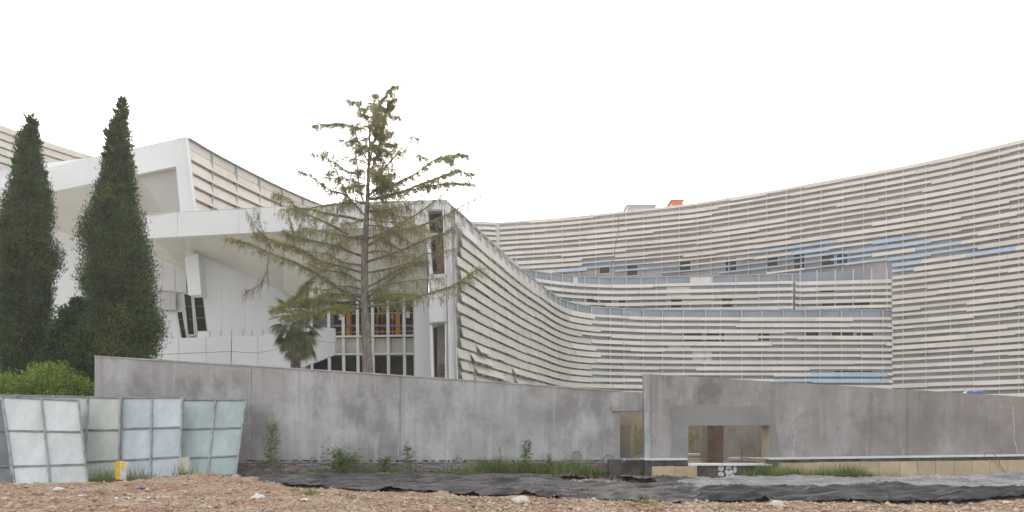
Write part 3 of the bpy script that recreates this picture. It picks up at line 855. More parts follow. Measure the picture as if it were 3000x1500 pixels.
# block roof
faceU([(-60, 540, 58.2), (285, 460, 54.6), (542, 403, 50.6), (600, 440, 64), (-60, 500, 74)], 'roof', M['post'], Vector((0, 0, -.2)))

# far-left slatted wing F
HF = 25.9
cvF = Curve(plan([(-120, 322), (0, 368), (120, 412), (245, 452), (330, 476)], HF))
rF = empty('far_left_slatted_wing', (cvF.pos(0)[0], cvF.pos(0)[1], 0), 'far slatted wing at the left edge, rising behind the upper white block', 'building')
zF = CH + HF
backing(rF, cvF, 0, cvF.L, 8, zF - .06, M['slat_warm'])
for j in range(9):
    tt = [0, -1.5, -.8][j % 3]
    z = zF - j * .66
    while tt < cvF.L:
        e2 = min(cvF.L, tt + 4.0)
        if e2 > 0: strip(cvF, max(0, tt) + .012, e2 - .012, slat_prof(z, .56, 12, .2), 1.5).build('slat', M['slat_warm'], rF)
        tt += 4.0
posts(rF, cvF, list(np.arange(1, cvF.L, 2.2)), 8, zF - .1, M['coping'], wd=.07)

# terrace parapet in front of the pavilion
rT = empty('terrace_parapet', at(680, 1397, 37.5), 'low white panelled terrace parapet with rebar stubs left of the palm', 'wall')
rT.location.z = 0
def tp(pts, name='parapet_panel', th=.3):
    return face(pts, name, M['white'], par=rT, dirv=Vector((0, th, 0)))
def PT(x): return float(np.interp(x, [440, 678, 755, 985], [37.4, 36.0, 37.5, 43.6]))
topT = lambda x: float(np.interp(x, [440, 674, 755, 927, 985], [994, 985, 986, 957, 962.5]))
midT = lambda x: float(np.interp(x, [440, 676, 752, 816, 921, 985], [1039.5, 1029.5, 1035, 1021.5, 998, 1004.5]))
botT = lambda x: float(np.interp(x, [440, 865, 979, 985], [1150, 1085, 1038, 1038]))
ed = [440, 524, 604, 677, 678.5, 755, 845, 924, 981]
for a, b in zip(ed[:-1], ed[1:]):
    if b - a < 3: continue
    g_ = .5
    tp([(a + g_, topT(a), PT(a)), (b - g_, topT(b), PT(b)), (b - g_, midT(b) - .5, PT(b)), (a + g_, midT(a) - .5, PT(a))])
    tp([(a + g_, midT(a) + .7, PT(a)), (b - g_, midT(b) + .7, PT(b)), (b - g_, botT(b), PT(b)), (a + g_, botT(a), PT(a))])
for x in (501, 506, 577, 615, 647, 678, 711, 738, 770, 799, 838, 905):
    q = at(x, topT(x) + 1, PT(x) + .15)
    MB().bar(q, q + Vector((.01, 0, .30 if x not in (506,) else .1)), .03).build('rebar', M['coping'], rT)

# ------------------------------------------------------------------ concrete garden wall, left
YL = 27.0
def zl(py, Y=YL): return CH + (HZ - py) * Y / F
def xl(px, Y=YL): return (px - 1500) * Y / F
rL = empty('left_concrete_wall', (xl(1000), YL, 0), 'long grey plastered concrete wall with sloping top from the cypresses to the doorway', 'wall')
topL = lambda px: 1043 + (px - 277) * (1150 - 1043) / (1885 - 277) + 3 * math.sin((px - 277) / 1608 * math.pi) * -1
def wall_strip(px0, px1, topf, pybot, Y, th, name, m_, par, n=40):
    m = MB()
    P = [at(px0 + (px1 - px0) * i / n, topf(px0 + (px1 - px0) * i / n) + random.uniform(-.6, .6), Y) for i in range(n + 1)]
    P = P + [at(px1, pybot, Y), at(px0, pybot, Y)]
    return m.quad_prism(P, Vector((0, th, 0))).build(name, m_, par)
# two construction joints -> three bays
for a, b in ((277, 736.6), (737.6, 1171.6), (1172.6, 1816)):
    wall_strip(a, b, topL, 1351, YL, .3, 'wall_bay', M['conc_l'], rL, 24)
MB().box((xl(277) + .03, YL + .03, zl(1352)), (xl(1816) - .02, YL + .27, zl(1162))).build('wall_core', M['mortar'], rL)
MB().box((xl(277) + .02, YL + .05, -.3), (xl(1816), YL + .28, zl(1351) - .004)).build('footing', M['mortar'], rL)
# mortar cap along the top
cap = MB()
for i in range(30):
    a = 277 + (1816 - 277) * i / 30; b = 277 + (1816 - 277) * (i + 1) / 30
    cap.quad_prism([at(a, topL(a) - 1.5, YL - .03), at(b, topL(b) - 1.5, YL - .03), at(b, topL(b) + 2.2, YL - .03), at(a, topL(a) + 2.2, YL - .03)], Vector((0, .36, 0)))
cap.build('cap', mat('cap_mortar', (.40, .39, .38, 1), .9, .2, 3), rL)
# lip, hooks and scratches: ragged plaster bottom edge
rag = MB()
for i in range(150):
    x = 700 + i * 7.4 + random.uniform(-3, 3)
    if x > 1800: break
    h_ = random.uniform(1, 6)
    rag.quad_prism([at(x, 1348, YL - .006), at(x + random.uniform(8, 20), 1348, YL - .006), at(x + random.uniform(6, 16), 1350 + h_, YL - .006), at(x + random.uniform(0, 4), 1350 + h_ * .6, YL - .006)],
                   Vector((0, .05, 0)))
o = rag.build('plaster_edge', M['conc_l'], rL); o['kind'] = 'stuff'
bricks = {}
def brick_mesh(kind):
    m = MB(); j = lambda: random.uniform(-.006, .006)
    P = [(-.12 + j(), 0 + j(), -.033 + j()), (.12 + j(), 0 + j(), -.033 + j()), (.12 + j(), 0 + j(), .033 + j()), (-.12 + j(), 0 + j(), .033 + j())]
    return m.quad_prism(P, Vector((0, .11, 0))).mesh('brick')
BM = [brick_mesh(0) for _ in range(6)]; BM2 = [m.copy() for m in BM]
for m in BM: m.materials.append(M['brick'])
for m in BM2: m.materials.append(M['brickred'])
nb = 0
for c in range(4):
    z = zl(1351) - .045 - c * .085
    x = xl(705) + (c % 2) * .13
    while x < xl(1800):
        if random.random() < .80:
            px = 1500 + x * F / YL
            red = random.random() < (.14 if px < 1000 else .03)
            o = bpy.data.objects.new('brick', random.choice(BM2 if red else BM)); COL.objects.link(o); o.parent = rL
            o.location = Vector((x, YL - random.uniform(.0, .035) + .0, z)) - rL.location
            o.rotation_euler = (0, random.uniform(-.03, .03), random.uniform(-.04, .04)); nb += 1
        x += .262
# pale joint stripe and marks
def mark(pts, wd, name, lab, cat, m_, Y, top=True, par=None):
    m = MB()
    for a, b in zip(pts[:-1], pts[1:]):
        m.bar(at(a[0], a[1], Y), at(b[0], b[1], Y), wd, .004)
    o = m.build(name, m_, par)
    if par is None: tag(o, lab, cat)
    return o
mark([(738.5, 1140), (739, 1195), (738, 1240)], .022, 'joint_filler', '', '', M['chalk'], YL - .004, par=rL)
mark([(1168, 1246), (1167.5, 1300), (1167, 1350)], .02, 'joint_filler', '', '', M['chalk'], YL - .004, par=rL)
# hook shapes left by pipe ends
for x, y, s in ((919, 1345, 10), (1345, 1343, 8), (1690, 1330, 13), (1783, 1340, 14)):
    m = MB(); m.tube([at(x - s, y + s, YL - .006), at(x - s, y, YL - .02), at(x - s * .6, y - s * .5, YL - .02), at(x + s * .3, y - s * .6, YL - .02), at(x + s * .9, y, YL - .02), at(x + s, y + s, YL - .02)], .012, 5)
    m.build('plaster_ring', M['conc_patch'], rL)

# doorway at the right end
rDW = empty('doorway_block', (xl(1850), YL, 0), 'recessed doorway with concrete lintel between the two grey walls', 'wall')
face([(1816.6, 1146, YL), (1900, 1151, YL), (1900, 1206, YL), (1816.6, 1206, YL)], 'lintel_wall', M['conc_l'], par=rDW, dirv=Vector((0, .3, 0)))
face([(1789, 1190, YL - .08), (1886, 1190, YL - .08), (1886, 1205, YL - .08), (1793, 1205, YL - .08)], 'lintel', M['conc_l'], par=rDW, dirv=Vector((0, .07, 0)))
MB().box((xl(1817), YL + .3, 0), (xl(1817) + .02, 29, zl(1206))).build('reveal', M['conc_brown'], rDW)
Yd = 29.0
face([(1770, 1150, Yd), (1960, 1150, Yd), (1960, 1247, Yd), (1770, 1247, Yd)], 'inner_lintel', M['beige_wall'], par=rDW, dirv=Vector((0, .25, 0)))
face([(1850, 1247.3, Yd), (1858, 1247.3, Yd), (1858, 1345, Yd), (1850, 1345, Yd)], 'inner_pier', M['beige_wall'], par=rDW, dirv=Vector((0, .25, 0)))
face([(1700, 1247.3, Yd + 1.4), (1853, 1247.3, Yd + 1.4), (1853, 1365, Yd + 1.4), (1700, 1365, Yd + 1.4)], 'inner_wall', M['conc_in'], par=rDW, dirv=Vector((0, .2, 0)))
MB().box((xl(1780), YL - .55, -.2), (xl(1908, 26), 31, zl(1346))).build('door_step', M['blackstone'], rDW)

# ------------------------------------------------------------------ right wall with the big opening
YR = 26.3
mR = YR / F
rR = empty('right_concrete_wall', ((2400 - 1500) * mR, YR, 0), 'grey-brown concrete wall with wide opening on a beige stone base', 'wall')
topR = lambda px: 1095 + (px - 1887) * (1162 - 1095) / 1113.0
def wr(px0, px1, pt, pb, name='wall_bay', m_=None, n=12, th=.85):
    f = (lambda x: topR(x)) if pt is None else (lambda x: pt)
    return wall_strip(px0, px1, f, pb, YR, th, name, m_ or M['conc_r'], rR, n)
wr(1887, 2016.6, None, 1352, th=.35)
wr(2017, 2255.6, None, 1247, th=.85)
wr(2256, 2657, None, 1350, n=20)
wr(2658, 3120, None, 1350, n=20)
face([(1887, 1096, YR - .05), (1903, 1097, YR - .05), (1907, 1350, YR - .05), (1889, 1350, YR - .05)], 'corner_strip', mat('pale_corner_plaster', (.36, .375, .39, 1), .8, .2, 4, stretch=(1, 1, .5)), par=rR,
     dirv=Vector((0, .049, 0)))
# fresh mortar around the opening (thin coat, slightly proud)
face([(1962, 1190, YR - .012), (2080, 1182, YR - .012), (2140, 1192, YR - .012), (2220, 1187, YR - .012), (2252, 1204, YR - .012), (2270, 1230, YR - .012), (2290, 1350, YR - .012), (2256.5, 1350, YR - .012), (2256.5, 1246.5, YR - .012), (2016, 1246.5, YR - .012),
      (2016, 1346, YR - .012), (1966, 1346, YR - .012), (1970, 1260, YR - .012), (1964, 1215, YR - .012)], 'mortar_coat', M['conc_patch'], par=rR, dirv=Vector((0, .011, 0)))
# opening reveal left/right and interior
MB().box(((2255.5 - 1500) * mR - .012, YR + .01, .3), ((2255.5 - 1500) * mR - .002, YR + .85, CH + (HZ - 1247) * mR)).build('reveal', M['beige_wall'], rR)
MB().box((xl(2017, YR), YR + .05, .2), (xl(2300, YR), 33, CH + (HZ - 1362) * mR)).build('opening_floor', M['conc_brown'], rR)
face([(2093, 1150, 31), (2330, 1150, 31), (2330, 1345, 31), (2093, 1345, 31)], 'inner_wall', M['conc_in'], par=rR, dirv=Vector((0, .2, 0)))
face([(2057, 1200, 28.3), (2073, 1200, 28.3), (2073, 1352, 28.3), (2057, 1352, 28.3)], 'inner_pier', M['conc_in'], par=rR, dirv=Vector((0, .3, 0)))
face([(2073.4, 1200, 28.4), (2120, 1200, 28.4), (2120, 1356, 28.4), (2073.4, 1356, 28.4)], 'inner_pier', M['conc_brown'], par=rR, dirv=Vector((0, .3, 0)))
face([(1935, 1248, 34), (2330, 1248, 34), (2330, 1200, 34), (1935, 1200, 34)], 'inner_beam', M['conc_in'], par=rR, dirv=Vector((0, .2, 0)))
MB().bar(at(2010, 1331, 30.2), at(2060, 1331, 30.2), .07, .4).build('inner_sill', M['ledge'], rR)
MB().bar(at(2135, 1343, 28.9), at(2235, 1343, 28.9), .06, .4).build('inner_sill', M['ledge'], rR)
MB().bar(at(2146, 1340, 29.5), at(2245, 1352, 27.4), .10, .12).build('fallen_batten', M['beige_wall'], rR)

# stone base under the right wall
rS = empty('stepped_plinth', (xl(2450, 25.8), 25.8, 0), 'low stepped base with beige stone facing, dark band and white ledge under the right wall', 'plinth')
YB = 25.75
def sb(px0, py0, px1, py1, Y, name, m_, th=.12, dy0=0, dy1=0):
    """rectangle in photo coordinates, right end shifted by dy (top, bottom)"""
    return face([(px0, py0, Y), (px1, py0 + dy0, Y), (px1, py1 + dy1, Y), (px0, py1, Y)], name, m_, par=rS, dirv=Vector((0, th, 0)))
sb(1889, 1344.5, 2016, 1349, YB - .06, 'ledge', M['ledge'], 1.0, -1, -1)
sb(1905, 1349.3, 2016, 1364, YB, 'dark_band', M['blackstone'], .7, -1, -3)
sb(1891, 1350, 1911, 1425, YB + .08, 'dark_return', M['blackstone'], .6)
sb(2016.5, 1360.5, 2262, 1364.5, YB - .06, 'ledge', M['ledge'], 1.0, 0, 0)
sb(2016.5, 1365, 2266, 1425, YB + .05, 'dark_band', M['blackstone'], .6)
sb(2260, 1342.5, 3120, 1347, YB - .06, 'ledge', M['ledge'], 1.0, -12, -12)
sb(2262, 1347.3, 3120, 1356, YB, 'dark_band', M['blackstone'], .7, -12, -10)
sb(2262, 1356, 2284, 1420, YB + .03, 'dark_return', M['blackstone'], .6)
sb(1905, 1364, 3120, 1430, YB + .2, 'rubble_core', M['mortar'], .4)
for a, b in ((1911, 1977), (1978, 2042)):
    sb(a, 1367, b, 1425, YB - .10, 'facing_stone', M['sandstone'], .16, -2, 0)
xj = [2284, 2346, 2413, 2462, 2518, 2576, 2636, 2687, 2742, 2795, 2848, 2900, 2953, 3010, 3065, 3118]
for a, b in zip(xj[:-1], xj[1:]):
    d = -(a - 2284) * .014
    sb(a + .5, 1357.5 + d, b - .5, 1425, YB - .04 + random.uniform(-.02, .02), 'facing_stone', M['sandstone'], .14, -.6, 0)

# paint marks
fl = MB()
def disc(m, px, py, r, Y, sy=1.0, n=14, a0=0, jag=.12):
    P = []
    for k in range(n):
        a = 2 * math.pi * k / n
        rr = r * (1 + random.uniform(-jag, jag))
        P.append(at(px + math.cos(a) * rr, py + math.sin(a) * rr * sy, Y))
    m.quad_prism(P, Vector((0, .004, 0)))
Yf = YB + .042
for px, py, r, sy in ((2112, 1372, 9, .95), (2112, 1389, 9, .75), (2135, 1370, 8, 1.0), (2136, 1383, 12, .8), (2153, 1375, 5, 1.9), (2131, 1395, 4, 1.2), (2145, 1391, 5, .9)):
    disc(fl, px, py, r, Yf, sy)
tag(fl.build('flower_graffiti', M['graffiti']), 'pale spray-painted flower on the dark stone band below the opening', 'graffiti')
dr = MB()
random.seed(3)
y = 1218; x = 2322
while y < 1338:
    ln = random.uniform(4, 10)
    for _ in range(2 if 1240 < y < 1300 else 1):
        xx = x + random.uniform(-7, 7)
        dr.bar(at(xx, y, YR - .004), at(xx + random.uniform(-3, 3), y + ln, YR - .004), random.uniform(.006, .024), .004)
    y += ln * .7; x += random.uniform(-1.2, 1.4)
dr.bar(at(2326, 1290, YR - .003), at(2325, 1337, YR - .003), .022, .004)
tag(dr.build('white_drip_mark', M['chalk']), 'crusty white lime drip running down the right wall beside the opening', 'stain')
mark([(2969, 1190), (2968, 1215), (2972, 1250), (2970, 1285), (2978, 1310), (2983, 1330)], .028, 'white_crack_fill', 'thin white filled crack near the right end of the wall', 'crack', M['chalk'], YR - .004)
mark([(2639, 1285), (2640, 1310), (2646, 1322), (2644, 1335)], .02, 'pale_crack_fill', 'short pale crack line midway along the right wall', 'crack', M['chalk'], YR - .004)
# cable loops by the base
m = MB()
m.tube([at(2882, 1340, 25.5), at(2885, 1328, 25.4), at(2905, 1326, 25.4), at(2925, 1342, 25.4), at(2930, 1365, 25.4), at(2950, 1385, 25.4), at(2958, 1392, 25.4)], .012, 5)
m.tube([at(2882, 1340, 25.5), at(2900, 1346, 25.4), at(2920, 1358, 25.4), at(2930, 1376, 25.4), at(2952, 1390, 25.4)], .010, 5)
tag(m.build('loose_cable', M['twig']), 'loose brown cable looping over the beige base at the right', 'cable')
# blue tarp on top of the wall
m = MB(); random.seed(5)
for i in range(16):
    x = 2832 + i * 3.2
    h = random.uniform(2, 9)
    m.quad_prism([at(x, topR(x) + 1, YR + .1), at(x + 6, topR(x) + 1, YR + .1), at(x + 5 + random.uniform(-2, 2), topR(x) - h, YR + .14), at(x + random.uniform(-1, 2), topR(x) - h * .7, YR + .12)], Vector((0, .25, 0)))
tag(m.build('blue_tarp', M['blueplastic']), 'crumpled blue plastic tarp lying on top of the right wall', 'tarp')
# pole leaning at the step
m = MB().bar(ground_hit(1806, 1393) + Vector((0, 0, .02)), at(1829, 1347, 25.9), .07, .05)
tag(m.build('leaning_pole', M['bluegreypole']), 'short blue-grey steel section leaning against the door step', 'pole')

# ------------------------------------------------------------------ hoarding panels
def hoarding(name, label, rails, verts, sheets, frame_m, sheet_m, parts=True):
    """rails/verts: centre lines of the tube frame [(px,py,Y),(px,py,Y)]"""
    base = at(*sheets[0][0]) if sheets else at(*rails[0][0])
    e = empty(name, (base.x, base.y, 0), label, 'hoarding panel', 'steel hoarding panels leaning on the wall')
    for a, b in rails: MB().bar(at(*a), at(*b), .045, .045).build('rail', frame_m, e)
    for a, b in verts: MB().bar(at(*a) + Vector((0, -.002, 0)), at(*b) + Vector((0, -.002, 0)), .045, .045).build('upright', frame_m, e)
    for q in sheets:
        P = [at(*p) + Vector((0, .03, 0)) for p in q]
        MB().quad_prism(P, Vector((0, .006, 0))).build('sheet', sheet_m, e)
    return e
def grid_panel(name, label, cols_top, cols_bot, rows, Yt, Yb, frame_m, sheet_m):
    """cols_top / cols_bot: photo x of uprights at the top and foot; rows: for each rail (y at left, y at right); depth runs Yt..Yb"""
    y0, y1 = rows[0][0], rows[-1][0]
    def pt(ci, ri, d=0):
        n = len(cols_top) - 1
        u_ = (cols_top[ci] - cols_top[0]) / (cols_top[-1] - cols_top[0])
        y = rows[ri][0] * (1 - u_) + rows[ri][1] * u_
        v_ = (y - y0) / (y1 - y0)
        x = cols_top[ci] * (1 - v_) + cols_bot[ci] * v_
        return (x, y, Yt * (1 - v_) + Yb * v_)
    nc, nr = len(cols_top), len(rows)
    rails = [(pt(0, r), pt(nc - 1, r)) for r in range(nr - 1)]
    verts = [(pt(c, 0), pt(c, nr - 1)) for c in range(nc)]
    sheets = [[pt(c, r), pt(c + 1, r), pt(c + 1, r + 1), pt(c, r + 1)] for r in range(nr - 1) for c in range(nc - 1)]
    return hoarding(name, label, rails, verts, sheets, frame_m, sheet_m)
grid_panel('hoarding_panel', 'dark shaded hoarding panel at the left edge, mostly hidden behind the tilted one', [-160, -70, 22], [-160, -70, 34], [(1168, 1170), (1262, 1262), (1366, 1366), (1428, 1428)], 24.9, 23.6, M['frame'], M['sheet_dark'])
grid_panel('hoarding_panel', 'pale hoarding panel whose top rail shows above the tilted one at far left', [-40, 44, 156], [-30, 60, 170], [(1157, 1160), (1258, 1260), (1360, 1358), (1425, 1415)], 25.6, 24.3, M['frame'], M['sheet'])
grid_panel('hoarding_panel', 'greenish-white hoarding panel just right of the tilted one, yellow striped block at its foot', [159, 257, 352], [165, 250, 347], [(1160, 1165), (1259, 1259), (1357, 1348), (1408, 1400)], 25.5, 24.2, M['frame'], M['sheet_y'])
grid_panel('hoarding_panel', 'bluish hoarding panel in the middle of the row with vertical bars straight', [358, 446, 534], [354, 441, 527], [(1165, 1163.5), (1256, 1251), (1349, 1337), (1406, 1396)], 25.7, 24.3, M['frame'], M['sheet_b'])
grid_panel('hoarding_panel', 'rightmost hoarding panel, its right edge slanting in against the concrete wall', [536, 632, 720], [524, 608, 690], [(1171, 1171), (1257, 1252.5), (1342, 1335), (1396, 1390)], 26.3, 24.7, M['frame'], M['sheet_g'])
grid_panel('hoarding_panel', 'tilted hoarding panel in front at the left, propped with its foot pushed right', [5, 120, 229], [44, 148, 258], [(1162, 1173), (1261, 1265), (1366, 1360), (1428, 1414)], 24.6, 22.9, M['frame'], M['sheet_w'])

# yellow striped block and pale block at the panels' feet
g = ground_hit(355, 1400)
Yb_ = 23.9
e = empty('striped_kerb_block', (at(355, 1398, Yb_).x, Yb_, 0), 'concrete block with yellow and white stripes standing against the hoarding', 'block')
def blk(q, name, m_, th, Y=Yb_): return MB().quad_prism([at(a, b, Y) for a, b in q], Vector((0, th, 0))).build(name, m_, e)
blk([(337, 1352), (351, 1351), (351, 1405), (338, 1405)], 'left_face', M['yellow'], .2, Yb_ + .02)
blk([(351.3, 1352), (372, 1355), (371, 1405), (351.3, 1405)], 'body', M['ledge'], .2)
blk([(356, 1353), (368, 1353), (362, 1376), (353, 1374)], 'stripe', M['yellow'], .004, Yb_ - .006)
o = MB().quad_prism([at(522, 1342, 24.05), at(550, 1338, 24.05), at(553, 1385, 24.05), at(524, 1385, 24.05)], Vector((0, .15, 0))).build('pale_stone_block', M['palestone'])
tag(o, 'pale upright stone block behind the grass at the foot of the hoarding', 'block')
o = MB().quad_prism([at(371, 1356, 24.1), at(378, 1372, 24.1), at(374, 1395, 24.1), at(366, 1395, 24.1)], Vector((0, .1, 0))).build('rubble_shard', M['stone'])
tag(o, 'grey stone shard wedged right of the striped block', 'stone')

# ------------------------------------------------------------------ vegetation
class Leaves:
    """collects thin triangles / quads with numpy"""
    def __init__(s): s.v = []; s.n = 0; s.f = []
    def blades(s, base, dirs, length, width, bend=0.0):
        base = np.asarray(base, float); dirs = np.asarray(dirs, float)
        n = len(base)
        dirs = dirs / (np.linalg.norm(dirs, axis=1, keepdims=True) + 1e-9)
        r = RNG.normal(size=(n, 3)); side = np.cross(dirs, r); side /= (np.linalg.norm(side, axis=1, keepdims=True) + 1e-9)
        L_ = (length * RNG.uniform(.6, 1.3, n))[:, None]; W_ = (width * RNG.uniform(.7, 1.3, n))[:, None]
        tip = base + dirs * L_
        tip[:, 2] -= bend * L_[:, 0]
        mid = base + dirs * L_ * .45
        v = np.stack([base, mid + side * W_, tip, mid - side * W_], 1).reshape(-1, 3)
        s.v.append(v); i = np.arange(n) * 4 + s.n
        s.f.append(np.stack([i, i + 1, i + 2, i + 3], 1)); s.n += 4 * n
    def build(s, name, m_, par=None):
        if not s.v: return None
        return link(name, np_mesh(name, np.concatenate(s.v), np.concatenate(s.f)), par, m_)

def unit(n):
    d = RNG.normal(size=(n, 3)); return d / np.linalg.norm(d, axis=1, keepdims=True)

def cypress(name, label, Y, outline, seed, n=11000, base_y=1180):
    """outline: rows (photo y, left x, right x)"""
    ys = np.array([q[0] for q in outline], float); lx = np.array([q[1] for q in outline], float); rx = np.array([q[2] for q in outline], float)
    root = empty(name, at((lx[-1] + rx[-1]) / 2, 1397, Y), label, 'tree'); root.location.z = 0
    cx = (lx[-1] + rx[-1]) / 2; ctop = (lx[0] + rx[0]) / 2
    MB().tube([at(cx, 1400, Y), at(cx * .9 + ctop * .1, 1000, Y), at(cx * .5 + ctop * .5, 700, Y), at(ctop, ys[0] + 60, Y)], [.26, .2, .12, .03], 8).build('trunk', M['bark'], root, True)
    k = Y / F
    rng = np.random.default_rng(seed)
    # sprays: elongated clumps placed on the shell, each of many small tufts
    wdt = rx - lx
    cum = np.cumsum(np.concatenate([[0], (wdt[1:] + wdt[:-1]) / 2 * np.diff(ys)])); cum /= cum[-1]
    ns = int(n / 8)
    yy = np.interp(rng.random(ns), cum, ys)
    l = np.interp(yy, ys, lx); r = np.interp(yy, ys, rx)
    c = (l + r) / 2; hw = np.maximum((r - l) / 2 - 2 - 9 * np.clip((r - l) / 100, 0, 1), 1.2)
    ang = rng.uniform(0, 2 * math.pi, ns)
    rad = np.sqrt(rng.uniform(.25, 1.0, ns)) * .93
    lump = .80 + .34 * vnoise(ang * 1.6 + seed, yy / 38.0, seed) + .10 * vnoise(ang * 4 + seed, yy / 13.0, seed + 9)
    rad = np.minimum(rad * lump, 1.0)
    px = c + hw * rad * np.cos(ang); dy = hw * k * rad * np.sin(ang) * .9
    Yc = Y + dy
    P = np.stack([(px - 1500) * k, Yc, CH + (HZ - yy) * k], 1)
    outw = np.stack([np.cos(ang) * .5, np.sin(ang) * .5, np.full(ns, 1.15)], 1)
    Lg = Leaves(); Ly = Leaves()
    m = 26
    size = .045 + .10 * np.clip(hw / 80.0, .0, 1)
    hole = vnoise(ang * 2.2 + seed * 3, yy / 17.0, seed + 21) < .27
    P = P[~hole]; outw = outw[~hole]; size = size[~hole]; ang = ang[~hole]; yy = yy[~hole]; ns = len(P)
    B = np.repeat(P, m, 0) + np.clip(rng.normal(size=(ns * m, 3)), -1.7, 1.7) * np.repeat(size, m)[:, None] * np.array([1, 1, 1.5])
    D = np.repeat(outw, m, 0) + rng.normal(size=(ns * m, 3)) * .55
    yel = (vnoise(ang * 1.2 + 5 + seed, yy / 60.0, seed + 3) > .62) & (np.cos(ang) > .0)  # painted sunlight: yellower sprays only on the right-hand side of the crown
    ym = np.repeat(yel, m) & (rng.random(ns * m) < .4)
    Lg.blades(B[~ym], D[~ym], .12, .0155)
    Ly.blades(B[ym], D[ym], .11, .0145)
    # core
    q = .62
    nc = 2600
    yc = np.interp(rng.random(nc), cum, ys); l = np.interp(yc, ys, lx); r = np.interp(yc, ys, rx); a = rng.uniform(0, 6.28, nc)
    pc = (l + r) / 2 + (r - l) / 2 * q * np.cos(a) * np.sqrt(rng.random(nc)); dc = (r - l) / 2 * k * q * np.sin(a)
    Lg.blades(np.stack([(pc - 1500) * k, Y + dc, CH + (HZ - yc) * k], 1), unit(nc) + np.array([0, 0, .8]), .34, .085)
    Lg.build('crown', M['cypress'], root)
    Ly.build('sunlit_sprays', M['cypress_sunlit'], root)
    return root

out1 = [(336, 90, 96), (352, 80, 104), (372, 76, 110), (392, 62, 112), (410, 50, 116), (450, 44, 122), (500, 34, 134), (540, 24, 140), (590, 12, 152), (640, 0, 160), (700, -18, 166),
        (770, -24, 172), (820, -26, 160), (860, -26, 156), (900, -26, 158), (960, -20, 160), (1020, -18, 165), (1080, -10, 160), (1120, 0, 140)]
cypress('cypress_tree', 'dark columnar cypress at the left edge, wider of the two', 29.5, out1, 11, 34000)
out2 = [(294, 360, 365), (312, 350, 368), (340, 342, 372), (372, 318, 378), (400, 306, 386), (430, 308, 386), (470, 302, 390), (510, 294, 398), (560, 280, 402), (600, 262, 408), (640, 254, 420),
        (700, 232, 436), (740, 228, 446), (780, 246, 452), (820, 230, 464), (860, 238, 458), (900, 256, 462), (930, 250, 478), (965, 232, 488), (1000, 215, 478), (1040, 178, 478), (1080, 160, 420), (1120, 165, 380)]
cypress('cypress_tree', 'taller pointed cypress rising behind the left end of the grey wall', 29.2, out2, 23, 36000)

def leafy(name, label, cat, blobs, Y, m_, nper, leaf, wid, stem=None, group=None, sp=1.0, spread=.16):
    root = empty(name, at(blobs[0][0], 1397, Y), label, cat, group); root.location.z = 0
    L_ = Leaves(); k = Y / F
    for (px, py, rx_, ry_) in blobs:
        n = nper
        d = unit(n); rr = RNG.uniform(.35, 1, n) ** .5
        lmp = .75 + .5 * vnoise(d[:, 0] * 2.4 + px, d[:, 2] * 2.4 + py, 5)
        c = np.stack([(px - 1500) * k + d[:, 0] * rr * rx_ * k * lmp, Y + d[:, 1] * rr * min(rx_, 60) * k, CH + (HZ - py) * k + d[:, 2] * rr * ry_ * k * lmp], 1)
        m = 5
        B = np.repeat(c, m, 0) + RNG.normal(size=(n * m, 3)) * spread * .5
        D = np.repeat(d, m, 0) * .6 + unit(n * m) + np.array([0, 0, .25])
        L_.blades(B, D, leaf, wid, .15)
    L_.build('crown', m_, root)
    st = MB()
    for (px, py, rx_, ry_) in blobs:
        st.tube([at(blobs[0][0] + random.uniform(-10, 10), 1400, Y), at((px + blobs[0][0]) / 2, (py + 1395) / 2, Y + .05), at(px, py, Y)], [.05, .035, .012], 5)
    st.build('trunk', M['bark'], root)
    return root
leafy('shrub', 'rounded bright green shrub behind the hoarding between the cypresses', 'shrub', [(150, 1105, 75, 45), (195, 1130, 75, 40), (120, 1135, 45, 35), (240, 1150, 40, 20)], 27.9, M['bush'], 900, .085, .022)
leafy('shrub', 'low yellow-green shrub behind the hoarding at the left edge', 'shrub', [(15, 1130, 45, 32), (65, 1140, 32, 25), (-30, 1135, 40, 35)], 27.9, M['bush'], 700, .085, .022)
leafy('broadleaf_tree', 'small broadleaf tree with long leaves between the two cypresses', 'tree', [(212, 930, 34, 26), (190, 975, 44, 34), (240, 985, 38, 36), (175, 1040, 46, 46), (235, 1060, 50, 40)], 28.6, M['broad'], 260, .17, .028)
leafy('dark_conifer', 'small dark conifer filling the gap behind the broadleaf tree', 'tree', [(232, 895, 14, 14), (170, 990, 24, 50), (205, 1080, 60, 50), (255, 1000, 26, 50)], 30.2, M['cypress'], 500, .13, .025)

